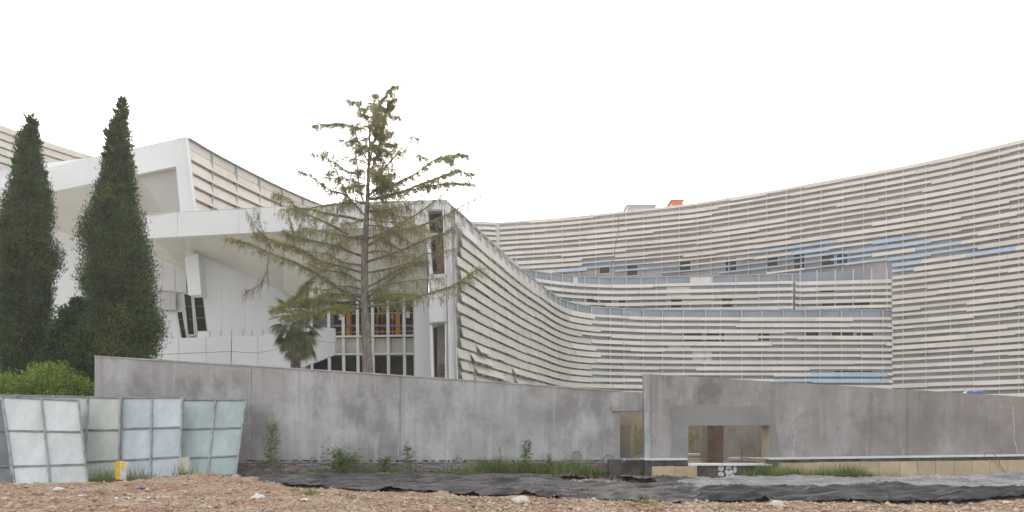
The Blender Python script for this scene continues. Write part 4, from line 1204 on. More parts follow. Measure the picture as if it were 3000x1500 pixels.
# ---- cedar
YC = 31.0
rCd = empty('cedar_tree', at(1078, 1397, YC), 'tall sparse cedar with drooping bare twigs in front of the white pavilion', 'tree'); rCd.location.z = 0
kc = YC / F
def rp(pts, dyt, y0=0.0):
    n = len(pts)
    return [at(x, y, YC + y0 + dyt * i / (n - 1)) for i, (x, y) in enumerate(pts)]
MB().tube(rp([(1079, 1420), (1078, 1095), (1072, 980), (1068, 890), (1068, 760), (1072, 667), (1077, 576), (1081, 466), (1084, 420), (1081, 380), (1077, 296)], 0),
          [.24, .21, .18, .155, .13, .11, .078, .052, .036, .024, .008], 9).build('trunk', M['bark'], rCd, True)
NG = Leaves(); NY = Leaves(); TW = MB(); 
BR = [  # points, start radius, needle density, depth run, yellow share
    ([(1090, 495), (1109, 440), (1120, 370), (1132, 323), (1150, 312)], .035, 1.0, .3, .35),
    ([(1084, 480), (1098, 400), (1108, 330), (1122, 290), (1140, 264), (1172, 248)], .035, 1.1, -.3, .35),
    ([(1066, 595), (1052, 541), (1046, 475), (1041, 398)], .04, .35, .3, .2),
    ([(1083, 486), (1060, 440), (1041, 393), (1030, 370)], .03, .5, -.2, .2),
    ([(1074, 381), (1036, 372), (990, 360), (943, 366), (915, 372)], .03, 1.7, -.8, .1),
    ([(1076, 297), (1043, 300), (1020, 297)], .015, 1.2, .4, .1),
    ([(1078, 320), (1050, 322)], .012, 1.0, -.3, .1), ([(1080, 345), (1110, 338), (1125, 345)], .012, .9, .3, .4),
    ([(1122, 290), (1100, 278), (1085, 283)], .012, 1.2, .3, .2), ([(1125, 342), (1150, 340), (1172, 345)], .012, 1.2, .3, .2),
    ([(1109, 423), (1135, 422), (1162, 425)], .014, 1.2, -.3, .6), ([(1090, 410), (1125, 405), (1150, 385)], .014, .8, .5, .5),
    ([(1113, 507), (1162, 454), (1195, 405), (1210, 398), (1223, 408)], .03, .45, 1.0, .4),
    ([(1108, 460), (1165, 448), (1200, 442)], .02, .8, -.6, .7),
    ([(1046, 470), (1013, 460), (976, 446), (955, 442), (944, 447)], .02, .7, -1.0, .2),
    ([(1053, 512), (1013, 500), (980, 477), (943, 456), (906, 449)], .025, .8, 1.0, .3),
    ([(1053, 415), (1020, 412), (990, 409)], .014, .8, .8, .1),
    ([(1017, 571), (994, 528), (985, 498), (985, 465)], .022, .4, .4, .2), ([(985, 500), (965, 502), (960, 512)], .01, 1.0, .2, .1),
    ([(1066, 628), (1022, 579), (1003, 549), (987, 503)], .035, .25, .9, .2),
    ([(1017, 571), (971, 558), (943, 541), (911, 514), (873, 503)], .03, .9, -1.2, .35),
    ([(1080, 545), (1040, 530), (1000, 525), (945, 520)], .02, .8, 1.0, .2),
    ([(1063, 647), (976, 628), (908, 614), (867, 609), (837, 575), (802, 566)], .055, .75, -1.6, .7),
    ([(1030, 590), (962, 600), (894, 613), (824, 615)], .035, .45, 1.4, .6),
    ([(1017, 687), (971, 660), (905, 630), (865, 611)], .06, .35, 1.2, .4),
    ([(971, 652), (1006, 592), (1012, 570)], .02, .15, .1, .1),
    ([(1062, 872), (976, 834), (930, 801), (854, 766), (790, 740), (720, 710), (665, 697)], .085, .8, -2.4, .45),
    ([(790, 740), (780, 698), (748, 663), (722, 617)], .02, .15, -.2, .2), ([(800, 735), (772, 690), (756, 640), (750, 612)], .02, .2, .3, .2),
    ([(1064, 800), (940, 765), (860, 722), (800, 705), (745, 683)], .05, .95, 1.6, .6),
    ([(1064, 752), (980, 720), (900, 700), (860, 690), (830, 678)], .05, .8, -1.5, .4),
    ([(790, 745), (782, 800), (760, 835), (735, 852), (722, 850)], .02, .05, -.1, .1),
    ([(860, 730), (865, 690), (885, 640)], .015, .2, .2, .2), ([(905, 712), (860, 680), (847, 640)], .02, .25, -.2, .2),
    ([(940, 795), (900, 830), (870, 862), (830, 895), (795, 908)], .04, 1.9, -1.2, .25),
    ([(1064, 895), (960, 880), (900, 880), (845, 890)], .045, 1.8, 1.4, .15),
    ([(1064, 905), (990, 898), (900, 915), (830, 925)], .04, 1.7, -2.2, .35),
    ([(1064, 885), (1010, 860), (960, 862), (925, 876)], .04, 1.3, -.8, .3),
    ([(1076, 585), (1123, 577), (1178, 563), (1247, 536), (1300, 515), (1342, 499), (1389, 513)], .06, 1.9, -1.4, .25),
    ([(1190, 562), (1260, 545), (1320, 536), (1389, 541)], .03, 1.7, -.7, .25),
    ([(1080, 575), (1110, 548), (1159, 540), (1214, 510), (1269, 470), (1310, 458), (1342, 452), (1372, 456)], .045, 1.8, 1.5, .15),
    ([(1269, 470), (1240, 462), (1222, 455)], .012, 1.2, -.3, .1), ([(1285, 463), (1330, 470)], .012, 1.2, -.3, .1),
    ([(1076, 622), (1112, 618), (1189, 605), (1225, 587)], .03, .6, 1.2, .6),
    ([(1074, 700), (1110, 690), (1185, 649), (1269, 594), (1320, 550)], .05, .5, -1.8, .5),
    ([(1072, 722), (1141, 682), (1214, 667), (1305, 631), (1360, 598), (1408, 570)], .055, .6, 1.5, .4),
    ([(1070, 770), (1178, 735), (1254, 700), (1305, 682), (1342, 656)], .05, .45, -2.0, .4),
    ([(1068, 880), (1105, 850), (1178, 795), (1240, 751)], .055, .5, 1.0, .35),
    ([(1068, 900), (1130, 893), (1196, 879), (1269, 857), (1342, 831), (1371, 810), (1408, 784)], .055, .75, -1.8, .3),
    ([(1068, 845), (1150, 800), (1240, 745), (1340, 727)], .035, .4, 1.8, .3),
    ([(1167, 572), (1207, 620)], .015, .1, .1, .1), ([(1070, 640), (1130, 650), (1200, 655), (1270, 680)], .03, .5, -1.5, .7),
    ([(1068, 860), (1130, 835), (1220, 820), (1300, 815)], .03, .6, -1.0, .4), ([(1074, 690), (1020, 700), (960, 735)], .035, .5, 1.5, .4),
    ([(1066, 830), (1010, 800), (950, 790), (900, 770)], .04, .6, 1.6, .4), ([(1066, 700), (1000, 690), (930, 672), (880, 668)], .035, .7, -1.8, .5),
    ([(1095, 690), (1150, 720), (1230, 760)], .03, .4, 1.6, .5), ([(1084, 500), (1110, 520), (1150, 535)], .02, 1.2, -.8, .6),
    ([(1078, 560), (1110, 555), (1140, 520), (1160, 505)], .02, .6, .8, .5),
    ([(1080, 470), (1100, 462), (1118, 470)], .012, 1.4, .5, .6), ([(1080, 440), (1096, 430), (1112, 436)], .012, 1.5, -.5, .5), ([(1078, 400), (1096, 392), (1112, 398)], .012, 1.5, .5, .6),
    ([(1079, 370), (1098, 362), (1118, 366)], .012, 1.5, -.4, .6), ([(1078, 345), (1066, 338), (1058, 341)], .010, 1.5, .4, .2), ([(1090, 330), (1105, 315), (1118, 318)], .012, 1.5, .3, .5),
    ([(1132, 323), (1145, 300), (1155, 290)], .010, 1.3, .3, .3), ([(1140, 264), (1150, 272), (1160, 290)], .008, 1.0, .2, .3), ([(1100, 360), (1108, 380), (1120, 392)], .010, 1.6, .4, .7),
    ([(1082, 500), (1060, 500), (1035, 508)], .014, 1.2, .6, .5), ([(1084, 520), (1110, 515), (1135, 520)], .014, 1.3, -.6, .6), ([(1080, 540), (1056, 545), (1030, 540)], .014, .8, -.7, .4),
    ([(1078, 430), (1062, 436), (1050, 446)], .01, 1.0, .5, .2), ([(1076, 600), (1140, 628), (1200, 640)], .03, .6, 1.7, .8), ([(1074, 640), (1040, 650), (1000, 655)], .03, .5, -1.4, .4),
    ([(1068, 780), (1010, 770), (960, 745), (900, 735)], .04, .5, -1.6, .3), ([(1068, 800), (1130, 790), (1200, 770), (1260, 765)], .04, .5, 1.6, .4), ([(1068, 850), (1020, 838), (960, 850), (900, 845)], .035, .6, .9, .3),
    ([(1072, 740), (1120, 735), (1160, 750), (1210, 745)], .035, .5, -1.1, .4), ([(1068, 890), (1120, 870), (1180, 860), (1230, 868)], .03, 1.0, 1.3, .3), ([(1072, 660), (1120, 665), (1170, 690), (1220, 720)], .03, .5, .9, .6),
]
random.seed(33)
for q_ in range(40):      # short side shoots that fill the crown between the main limbs
    y_ = 300 + 330 * (q_ + random.random()) / 40
    tx = float(np.interp(y_, [296, 380, 466, 576, 667], [1077, 1081, 1081, 1077, 1072]))
    if y_ < 500 and random.random() < .5: tx = float(np.interp(y_, [300, 370, 440, 495], [1124, 1119, 1108, 1090]))
    reach = random.uniform(.35, 1) * float(np.interp(y_, [300, 420, 540, 640], [26, 62, 95, 130])) * random.choice((-1, 1))
    rise = random.uniform(-.05, .45)
    BR.append(([(tx, y_), (tx + reach * .5, y_ - abs(reach) * rise * .7), (tx + reach, y_ - abs(reach) * rise * .8 + random.uniform(0, 6))], .010 + .00008 * abs(reach), random.choice([.3, .45, .6]), random.uniform(-1.3, 1.3), random.uniform(.4, .9)))
random.seed(21)
def lerp_path(P, t):
    seg = t * (len(P) - 1); i = min(int(seg), len(P) - 2); f = seg - i
    return P[i] * (1 - f) + P[i + 1] * f, (P[i + 1] - P[i]).normalized()
def tufts(base_pts, dirs, n, ys, ln=.07):
    B = np.repeat(base_pts, n, 0) + RNG.normal(size=(len(base_pts) * n, 3)) * .03
    D = np.repeat(dirs, n, 0) * .5 + unit(len(base_pts) * n) * .8 + np.array([0, 0, .15])
    ym = RNG.random(len(B)) < ys
    if (~ym).any(): NG.blades(B[~ym], D[~ym], ln, .0075)
    if ym.any(): NY.blades(B[ym], D[ym], ln, .0075)
for pts, r0, dens, dyt, ysh in BR:
    P = rp(pts, dyt)
    # smooth
    Q = []
    for i in range(len(P) - 1):
        for f in (0, .5):
            Q.append(P[i] * (1 - f) + P[i + 1] * f)
    Q.append(P[-1])
    Q = [q + Vector((random.uniform(-1, 1), random.uniform(-1, 1), random.uniform(-1, 1))) * .02 for q in Q]
    nq = len(Q)
    MB().tube(Q, [max(.006, r0 * (1 - i / (nq - 1)) ** .8) for i in range(nq)], 6).build('branch', M['bark'], rCd, True)
    Ltot = sum((Q[i + 1] - Q[i]).length for i in range(nq - 1))
    ntw = int(Ltot / (.042 if dens > .8 else .050))
    bp, bd = [], []
    for i in range(ntw):
        t = .08 + .92 * (i + random.random()) / ntw
        t = min(t, .999)
        p, d = lerp_path(Q, t)
        side = Vector((-d.y, d.x, 0)); side = side.normalized() if side.length > .05 else Vector((1, 0, 0))
        sgn = random.choice((-1, 1))
        out_ = (d * random.uniform(.2, 1.0) + side * sgn * random.uniform(.3, 1.0) + Vector((0, 0, random.uniform(-.55, .25)))).normalized()
        ln = random.uniform(.15, .55) * (1.15 - .6 * t) * (1.25 if dens < .8 else .95)
        q1 = p + out_ * ln * .5; q2 = p + out_ * ln + Vector((0, 0, -ln * random.uniform(.15, .7)))
        TW.tube([p, q1, q2], [.008, .006, .004], 3, False)
        for h_ in range(1 if dens > 1.2 else 2):
            f = random.uniform(.2, 1.0); s0_ = p * (1 - f) + q2 * f
            ll = random.uniform(.12, .42) if dens < .8 else random.uniform(.08, .22)
            q3 = s0_ + Vector((random.uniform(-.25, .25), random.uniform(-.2, .2), -1.0)) * ll
            TW.tube([s0_, q3], [.0045, .003], 3, False)
            if dens > .2:
                for k in range(random.choice([0, 0, 1, 1])):
                    g_ = random.random(); bp.append(tuple(s0_ * (1 - g_) + q3 * g_)); bd.append((0, 0, -.6))
        if dens < .8 and mnoise.noise(Vector((p.x * 2.2, p.z * 2.2, p.y))) < -.3: continue
        nt_ = int(ln / (.036 if dens > .8 else .055) * min(1.5, dens)) + (1 if random.random() < dens else 0)
        for k in range(nt_):
            f = random.random() ** .8
            q = p + (q2 - p) * f
            bp.append(tuple(q + Vector((0, 0, random.uniform(-.02, .03))))); bd.append(tuple(out_))
    # needles along the branch itself
    nm = int(Ltot / (.026 if dens > .8 else .028) * dens)
    for i in range(nm):
        p, d = lerp_path(Q, min(.999, .15 + .85 * random.random()))
        bp.append(tuple(p + Vector((random.uniform(-.08, .08), random.uniform(-.16, .16), random.uniform(-.10, .09))))); bd.append(tuple(d + Vector((0, 0, .4))))
    if bp: tufts(np.array(bp), np.array(bd), 7, ysh * .8)
TW.build('twigs', M['twig'], rCd)
NG.build('crown', M['needle'], rCd); NY.build('pale_needles', M['needle_y'], rCd)
# pruned stubs on the trunk
for x, y in ((1085, 985), (1086, 1000), (1060, 900), (1090, 1078)):
    q = at(x, y, YC - .17); MB().tube([q, q + Vector((.0, -.06, 0))], [.06, .04], 8).build('knot', M['bark'], rCd)

# ---- palm
YP = 33.5
rP = empty('fan_palm', at(866, 1397, YP), 'shaggy fan palm with a skirt of dead fronds in front of the white parapet', 'palm'); rP.location.z = 0
kp = YP / F
MB().tube([at(868, 1400, YP), at(866, 1080, YP), at(865, 1010, YP), at(866, 930, YP)], [.17, .16, .15, .14], 10).build('trunk', M['bark'], rP, True)
hair = Leaves(); nh = 900
a_ = RNG.uniform(0, 6.28, nh); zz = RNG.uniform(1005, 1090, nh)
hair.blades(np.stack([(866 - 1500) * kp + np.cos(a_) * .15, YP + np.sin(a_) * .15, CH + (HZ - zz) * kp], 1), np.stack([np.cos(a_) * .5, np.sin(a_) * .5, -np.ones(nh) * .6], 1), .12, .01)
hair.build('trunk_fibre', M['bark'], rP)
cc = at(868, 935, YP)
def frond(az, el, plen, flen, m_, droop, spread=2.3, nseg=26):
    d = Vector((math.cos(az) * math.cos(el), math.sin(az) * math.cos(el), math.sin(el)))
    tip = cc + d * plen + Vector((0, 0, -droop * plen * .5))
    m = MB()
    m.tube([cc + d * .08, cc + d * plen * .5 + Vector((0, 0, -.02)), tip], [.016, .012, .008], 4)
    fd = (tip - (cc + d * plen * .5)).normalized()
    up = Vector((0, 0, 1)) if abs(fd.z) < .9 else Vector((math.cos(az), math.sin(az), 0))
    side = fd.cross(up).normalized(); nrm = side.cross(fd).normalized()
    for k in range(nseg):
        a = spread * (k / (nseg - 1) - .5)
        dd = (fd * math.cos(a) + side * math.sin(a)).normalized()
        L2 = flen * (.75 + .25 * math.cos(a)) * random.uniform(.88, 1.08)
        pp = side * math.cos(a) * .011 - fd * math.sin(a) * .011 + nrm * .004 * (-1) ** k
        p1 = tip + dd * L2 * .5 + Vector((0, 0, -droop * .06)); p2 = tip + dd * L2 + Vector((0, 0, -droop * random.uniform(.15, .35) * L2 - .04))
        b = len(m.v)
        m.v += [tuple(tip), tuple(p1 + pp * 1.3), tuple(p2), tuple(p1 - pp * 1.3)]
        m.f.append((b, b + 1, b + 2, b + 3))
    return m.build('frond', m_, rP)
random.seed(8)
for i in range(26):
    frond(i * 2.4 + random.uniform(-.3, .3), random.uniform(-.1, 1.1), random.uniform(.6, .95), random.uniform(.5, .68), M['palm'], random.uniform(.2, .7))
for i in range(30):
    frond(i * 2.4, random.uniform(-1.0, -.1), random.uniform(.5, .85), random.uniform(.5, .65), M['palm'], random.uniform(.5, .9), 2.2)
for i in range(34):
    frond(i * 2.4 + 1, random.uniform(-1.35, -.8), random.uniform(.45, 1.0), random.uniform(.4, .6), M['palmdead'] if i % 3 else M['palm'], .8, 2.0, 24)

# ---- weeds against the wall
def weed(name, label, px, pyb, pyt, wpx, nst, leaf, wid, m_, Y=26.4, dens=26, stemc='weed', thick=.010):
    root = empty(name, at(px, pyb, Y), label, 'plant'); k = Y / F
    h = (pyb - pyt) * k; st = MB(); L_ = Leaves(); g0 = at(px, pyb, Y)
    B, D = [], []
    for s_ in range(nst):
        a = random.uniform(0, 6.28); rr = random.uniform(0, .4) * wpx * k
        tip = g0 + Vector((math.cos(a) * rr, math.sin(a) * rr * .6, h * random.uniform(.7, 1.0)))
        mid = g0 + (tip - g0) * .5 + Vector((math.cos(a) * .02, 0, .03))
        st.tube([g0 - Vector((0, 0, .1)), mid, tip], [thick, thick * .7, thick * .3], 4)
        for i in range(dens):
            f = random.uniform(.18, 1); q = g0 + (mid - g0) * (f * 2) if f < .5 else mid + (tip - mid) * ((f - .5) * 2)
            b_ = random.uniform(0, 6.28); el = random.uniform(-.1, .7)
            dd = Vector((math.cos(b_) * math.cos(el), math.sin(b_) * math.cos(el), math.sin(el)))
            e2 = q + dd * wpx * k * random.uniform(.15, .55)
            st.tube([q, e2], [.004, .002], 3, False)
            for _ in range(4):
                g_ = random.uniform(.3, 1); B.append(tuple(q + (e2 - q) * g_)); D.append(tuple(dd + Vector((random.uniform(-1, 1), random.uniform(-1, 1), random.uniform(-.4, .8))) * .8))
    st.build('stem', M['twig'] if stemc == 'twig' else M['weed'], root)
    L_.blades(np.array(B), np.array(D), leaf, wid, .3)
    L_.build('leaves', m_, root)
weed('tall_weed', 'tall leafy weed against the wall near the hoarding', 797, 1392, 1240, 46, 3, .11, .018, M['weed'], dens=38)
weed('elder_bush', 'wide fresh green bush growing at the foot of the wall', 1006, 1396, 1312, 92, 8, .11, .020, M['weed'], dens=24)
weed('slim_weed', 'slim bushy weed by the middle wall joint', 1195, 1392, 1292, 34, 3, .09, .014, M['weed'], dens=24)
weed('tall_pale_weed', 'tallest pale green weed standing in long grass left of the doorway', 1544, 1396, 1276, 30, 3, .09, .013, M['weed'], dens=44)
weed('small_upright_weed', 'small upright yellow-green weed right of the tallest weed', 1609, 1396, 1323, 16, 2, .07, .012, M['weed'], dens=30)
weed('thin_pale_weed', 'thin wispy weed just left of the tallest weed', 1466, 1388, 1300, 18, 2, .05, .008, M['weed'], dens=10)
weed('bare_sapling', 'bare crooked sapling against the right half of the left wall', 1332, 1385, 1318, 26, 1, .05, .01, M['weed'], dens=3, stemc='twig')
weed('low_weed', 'low dense weed in front of the wall right of the wide bush', 1122, 1394, 1342, 44, 4, .10, .018, M['weed'], dens=20)
weed('opening_vine', 'thin vine climbing inside the wide opening', 2172, 1345, 1262, 26, 2, .07, .012, M['weed'], Y=28.0, dens=8, stemc='twig')
for px, lab, Y_, x_w, n_ in ((1872, 'dry brown stalks seen through the doorway', 31.5, 24, 7), (2036, 'dry stalks seen through the left of the opening', 33.0, 30, 9)):
    root = empty('dry_stalks', at(px, 1345, Y_), lab, 'plant'); L_ = Leaves()
    n = 420; k = Y_ / F
    b = np.stack([(px - 1500) * k + RNG.uniform(-x_w, x_w, n) * k, Y_ + RNG.uniform(-.5, .5, n), CH + (HZ - RNG.uniform(1255, 1350, n)) * k], 1)
    L_.blades(b, unit(n) * .6 + np.array([0, 0, 1]), .45, .010); L_.build('stalk', M['drygrass'], root)
    L_ = Leaves(); b[:, 2] -= .2; L_.blades(b[::2], unit(len(b[::2])), .14, .02); L_.build('leaves', M['weed'], root)
m = MB().box((xl(1500, 36), 36, 0), (xl(2400, 36), 36.3, CH + (HZ - 1230) * 36 / F)).build('rear_wall', M['conc_in'])
tag(m, 'plain rear wall glimpsed through the doorway and the opening', 'wall')

# ---- grass
gr = Leaves(); gr2 = Leaves()
def clump(px, pyb, wpx, hpx, n, L_=None, Y=None):
    g0 = ground_hit(px, pyb); Y = Y or (24.0 if px < 600 else g0.y)
    k = Y / F
    x = (px - 1500) * k + RNG.normal(size=n) * wpx * k * .42; y = Y + RNG.normal(size=n) * .12
    z = terr(x, y) - .02
    d = np.stack([RNG.normal(size=n) * .35, RNG.normal(size=n) * .3, np.ones(n)], 1)
    keep = RNG.random(n) < .62; x, y, z, d = x[keep], y[keep], z[keep], d[keep]
    hh = RNG.lognormal(-.25, .4, len(x)); d = d * 1.0
    for lo_, hi_, f_ in ((0, .6, .45), (.6, .9, .75), (.9, 9, 1.15)):
        q_ = (hh >= lo_) & (hh < hi_)
        if q_.any(): (L_ or gr).blades(np.stack([x, y, z], 1)[q_], d[q_], hpx * k * f_, .006 + .002, .05)
random.seed(4)
for px, pyb, wd, hp, n in ((20, 1418, 60, 30, 500), (95, 1420, 60, 24, 350), (300, 1405, 70, 44, 260), (400, 1403, 70, 42, 280), (545, 1385, 60, 40, 200), (345, 1412, 120, 14, 300), (230, 1410, 60, 18, 350),
                           (730, 1396, 70, 18, 500), (690, 1392, 50, 18, 250), (860, 1396, 70, 28, 500), (920, 1396, 50, 22, 400), (960, 1392, 40, 26, 300), (1075, 1396, 60, 26, 400), (1120, 1396, 60, 30, 500),
                           (1250, 1396, 60, 22, 400), (1320, 1397, 60, 26, 400), (1380, 1397, 70, 34, 700), (1440, 1397, 70, 50, 1200), (1500, 1397, 70, 52, 1200), (1570, 1398, 70, 44, 1100), (1640, 1399, 70, 50, 1400), (1690, 1399, 70, 55, 1500),
                           (1740, 1399, 60, 38, 900), (1790, 1395, 50, 28, 500), (1870, 1400, 50, 34, 800), (1990, 1404, 60, 34, 800), (2060, 1408, 50, 14, 300), (2130, 1406, 60, 14, 300), (2212, 1405, 50, 34, 500), (2250, 1404, 70, 46, 1400), (2310, 1403, 70, 38, 1100),
                           (2370, 1403, 60, 24, 500), (2420, 1402, 50, 34, 700), (2490, 1402, 55, 42, 900), (2540, 1402, 60, 22, 500), (2600, 1402, 60, 20, 500), (2650, 1400, 50, 36, 700), (2720, 1392, 60, 22, 500), (2770, 1388, 40, 14, 200), (2990, 1392, 40, 26, 400)):
    clump(px, pyb, wd, hp, n)
for px, pyb, wd, hp, n in ((855, 1440, 18, 16, 90), (908, 1450, 30, 22, 160), (1022, 1462, 18, 22, 110), (1090, 1440, 26, 18, 120), (1370, 1475, 34, 16, 160), (1420, 1490, 30, 14, 120), (1895, 1482, 44, 26, 240), (1180, 1478, 26, 10, 80), (1310, 1470, 50, 12, 160),
                           (745, 1394, 60, 22, 700), (870, 1396, 60, 30, 800), (935, 1396, 60, 26, 700), (1060, 1396, 60, 28, 800), (1120, 1397, 60, 30, 700), (1180, 1397, 60, 24, 700), (1270, 1397, 70, 22, 700), (1340, 1398, 60, 20, 500), (830, 1397, 60, 16, 400), (1000, 1398, 60, 16, 400),
                           (1860, 1402, 50, 30, 600), (1885, 1404, 40, 26, 300), (2120, 1492, 60, 12, 240), (2600, 1490, 30, 10, 100), (1412, 1424, 10, 10, 40), (1740, 1448, 8, 14, 40), (200, 1440, 60, 8, 120), (430, 1425, 60, 8, 160), (2910, 1492, 20, 12, 60)):
    clump(px, pyb, wd, hp, n, gr2)
o = gr.build('grass_strip', M['grass']); tag(o, 'green grass growing along the foot of the walls and panels', 'grass', kind='stuff')
o = gr2.build('grass_tufts', M['weed']); tag(o, 'small grass tufts coming up through the rubble and fabric', 'grass', kind='stuff')

# ------------------------------------------------------------------ black shade net on the ground
def yhit(py): return CH * F / (py - HZ)
NT = [(680, 1410), (800, 1404), (900, 1399), (1100, 1399), (1500, 1400), (1700, 1399), (1900, 1407), (2300, 1408), (2600, 1407), (2700, 1398), (2830, 1394), (3000, 1398), (3180, 1398)]
NBt = [(680, 1418), (800, 1424), (1000, 1437), (1300, 1447), (1500, 1459), (1700, 1475), (2000, 1477), (2300, 1472), (2600, 1478), (2800, 1474), (3000, 1468), (3180, 1466)]
def net(name, label, x0, x1, topf, botf, m_, amp, nx_=520, ny_=70, holes=None, lift=.035, edge=0.10, freq=1.0, seed=0):
    us = np.linspace(x0, x1, nx_); vs = np.linspace(0, 1, ny_)
    U, Vv = np.meshgrid(us, vs)
    yt = np.interp(U, [p[0] for p in topf], [p[1] for p in topf]); yb = np.interp(U, [p[0] for p in botf], [p[1] for p in botf])
    yt = yt + 5 * (vnoise(U / 45, U * 0 + seed, 31) - .5); yb = yb + 7 * (vnoise(U / 38, U * 0 + seed, 33) - .5)
    py = yt * (1 - Vv) + yb * Vv
    Yg = CH * F / (py - HZ); Xg = (U - 1500) * Yg / F
    f1 = np.abs(vnoise(Xg * .55 * freq, Yg * 3.2 * freq + Xg * .25, 41 + seed) - .5) * 2
    f2 = np.abs(vnoise(Xg * 1.3 * freq, Yg * 7.5 * freq - Xg * .8, 43 + seed) - .5) * 2
    f3 = vnoise(Xg * 3.5, Yg * 9, 44 + seed)
    f0 = np.abs(vnoise(Xg * .35 + Yg * .5, Yg * 1.3 + Xg * .12 + seed, 47) - .5) * 2
    z = terr(Xg, Yg) + lift + amp * (.75 * (1 - f0) ** 3 + .6 * (1 - f1) ** 2 + .38 * (1 - f2) ** 2 + .22 * f3)
    e_ = np.minimum(Vv, 1 - Vv) * 6; z += np.where(e_ < 1, -edge * (1 - np.clip(e_, 0, 1)) ** 2, 0)
    ew = np.clip(np.minimum(U - x0, x1 - U) / 160, 0, 1); ew = ew * ew * (3 - 2 * ew); z = (z - terr(Xg, Yg)) * ew + terr(Xg, Yg) - .09 * (1 - ew)
    V_ = np.stack([Xg, Yg, z], -1).reshape(-1, 3)
    ii, jj = np.meshgrid(np.arange(nx_ - 1), np.arange(ny_ - 1)); b = (jj * nx_ + ii).ravel()
    if holes:
        cxp = (U[:-1, :-1]).ravel(); cyp = py[:-1, :-1].ravel()
        keep = np.ones(len(b), bool)
        for hx, hy, rx_, ry_ in holes:
            wob = 1 + .5 * (vnoise(cxp / 16, cyp / 5, 51) - .5)
            keep &= (((cxp - hx) / rx_) ** 2 + ((cyp - hy) / ry_) ** 2) > wob
        b = b[keep]
    o = link(name, np_mesh(name, V_, np.stack([b, b + nx_, b + nx_ + 1, b + 1], 1), True), None, m_)
    return tag(o, label, 'shade net')
net('shade_net', 'crumpled black shade net spread over the ground in front of the left wall', 680, 2160, NT, NBt, M['net'], .13, 900, 90, holes=[(1720, 1414, 95, 10), (1840, 1424, 80, 7)])
NB2 = [(1880, 1450), (2300, 1452), (2600, 1456), (3180, 1455)]
net('dusty_net', 'dusty grey sheet of shade net in front of the right wall', 1860, 3180, [(1860, 1409)] + NT[6:], NB2, M['netgrey'], .10, 900, 80, holes=[(2075, 1406, 40, 5)], seed=3, freq=1.3)
net('rolled_net', 'thick black folds of shade net bunched along the front edge of the dusty sheet', 1930, 3180, [(1930, 1440), (2100, 1450), (2200, 1442), (2400, 1450), (2500, 1440), (2640, 1440), (2750, 1450), (2900, 1458), (3180, 1454)], NBt, mat('black_fold_fabric', (.05, .05, .055, 1), .7, .3, 1.6, col2=(.02, .02, .024, 1), stretch=(1, 3, 1)), .13, 900, 60, seed=7, lift=.07, freq=1.2)
net('net_scrap', 'torn loose flap of dark shade net in front of the doorway', 1735, 1905, [(1735, 1393), (1800, 1398), (1905, 1420)], [(1735, 1404), (1800, 1412), (1905, 1428)], M['net'], .18, 200, 30, seed=9, lift=.05, freq=2)

# ------------------------------------------------------------------ stones, gravel, scraps
def rock_mesh(seed, n=2, flat=.6):
    import bmesh
    bm = bmesh.new(); bmesh.ops.create_icosphere(bm, subdivisions=n, radius=1)
    for v in bm.verts:
        d = mnoise.noise(v.co * 1.3 + Vector((seed * 3.1, seed, 0))) * .55 + mnoise.noise(v.co * 3 + Vector((seed, 0, 7))) * .14
        v.co = v.co * (1 + d); v.co.z *= flat
    me = bpy.data.meshes.new('stone'); bm.to_mesh(me); bm.free()
    for p in me.polygons: p.use_smooth = (n > 1 and random.random() < 1.1)
    return me
RM = []
for i in range(9):
    me = rock_mesh(i, 2, .55 + .05 * (i % 4)); me.materials.append(M['stone']); RM.append(me)
RMP = []
for i in range(3):
    me = rock_mesh(20 + i, 3, .5); me.materials.append(M['palestone']); RMP.append(me)
random.seed(9)
def stone(px, py, wpx, label, group, meshes=RM, name='stone', sink=.2):
    g_ = ground_hit(px, py); r = wpx * g_.y / F / 2
    o = bpy.data.objects.new(name, random.choice(meshes)); COL.objects.link(o)
    o.location = (g_.x, g_.y, float(terr_f(np.array([g_.x]), np.array([g_.y]))[0]) + r * sink)
    o.scale = (r, r * random.uniform(.7, 1.1), r * random.uniform(.75, 1.1)); o.rotation_euler = (random.uniform(-.3, .3), random.uniform(-.3, .3), random.uniform(0, 6.28))
    return tag(o, label, 'stone', group)
SL = 'tan stone lying loose in the rubbly soil of the foreground'; SG = 'loose stones scattered over the rubble ground'
big = [(292, 1444, 34), (150, 1492, 30), (50, 1428, 26), (20, 1492, 26), (595, 1488, 30), (392, 1402, 22), (115, 1450, 28), (605, 1452, 18), (690, 1420, 26), (410, 1470, 34), (355, 1482, 28), (860, 1436, 14), (1010, 1395, 14), (1345, 1492, 24), (1460, 1492, 22),
       (2025, 1490, 26), (2270, 1498, 28), (2400, 1486, 22), (2520, 1494, 26), (2660, 1490, 20), (2860, 1496, 24), (2960, 1486, 22), (760, 1484, 20), (905, 1490, 22), (1100, 1494, 24), (1230, 1484, 18), (250, 1470, 20), (480, 1440, 18), (530, 1460, 20)]
big += [(640, 1444, 16), (1290, 1462, 18), (1180, 1462, 20), (330, 1438, 20), (560, 1430, 18), (80, 1470, 24)]
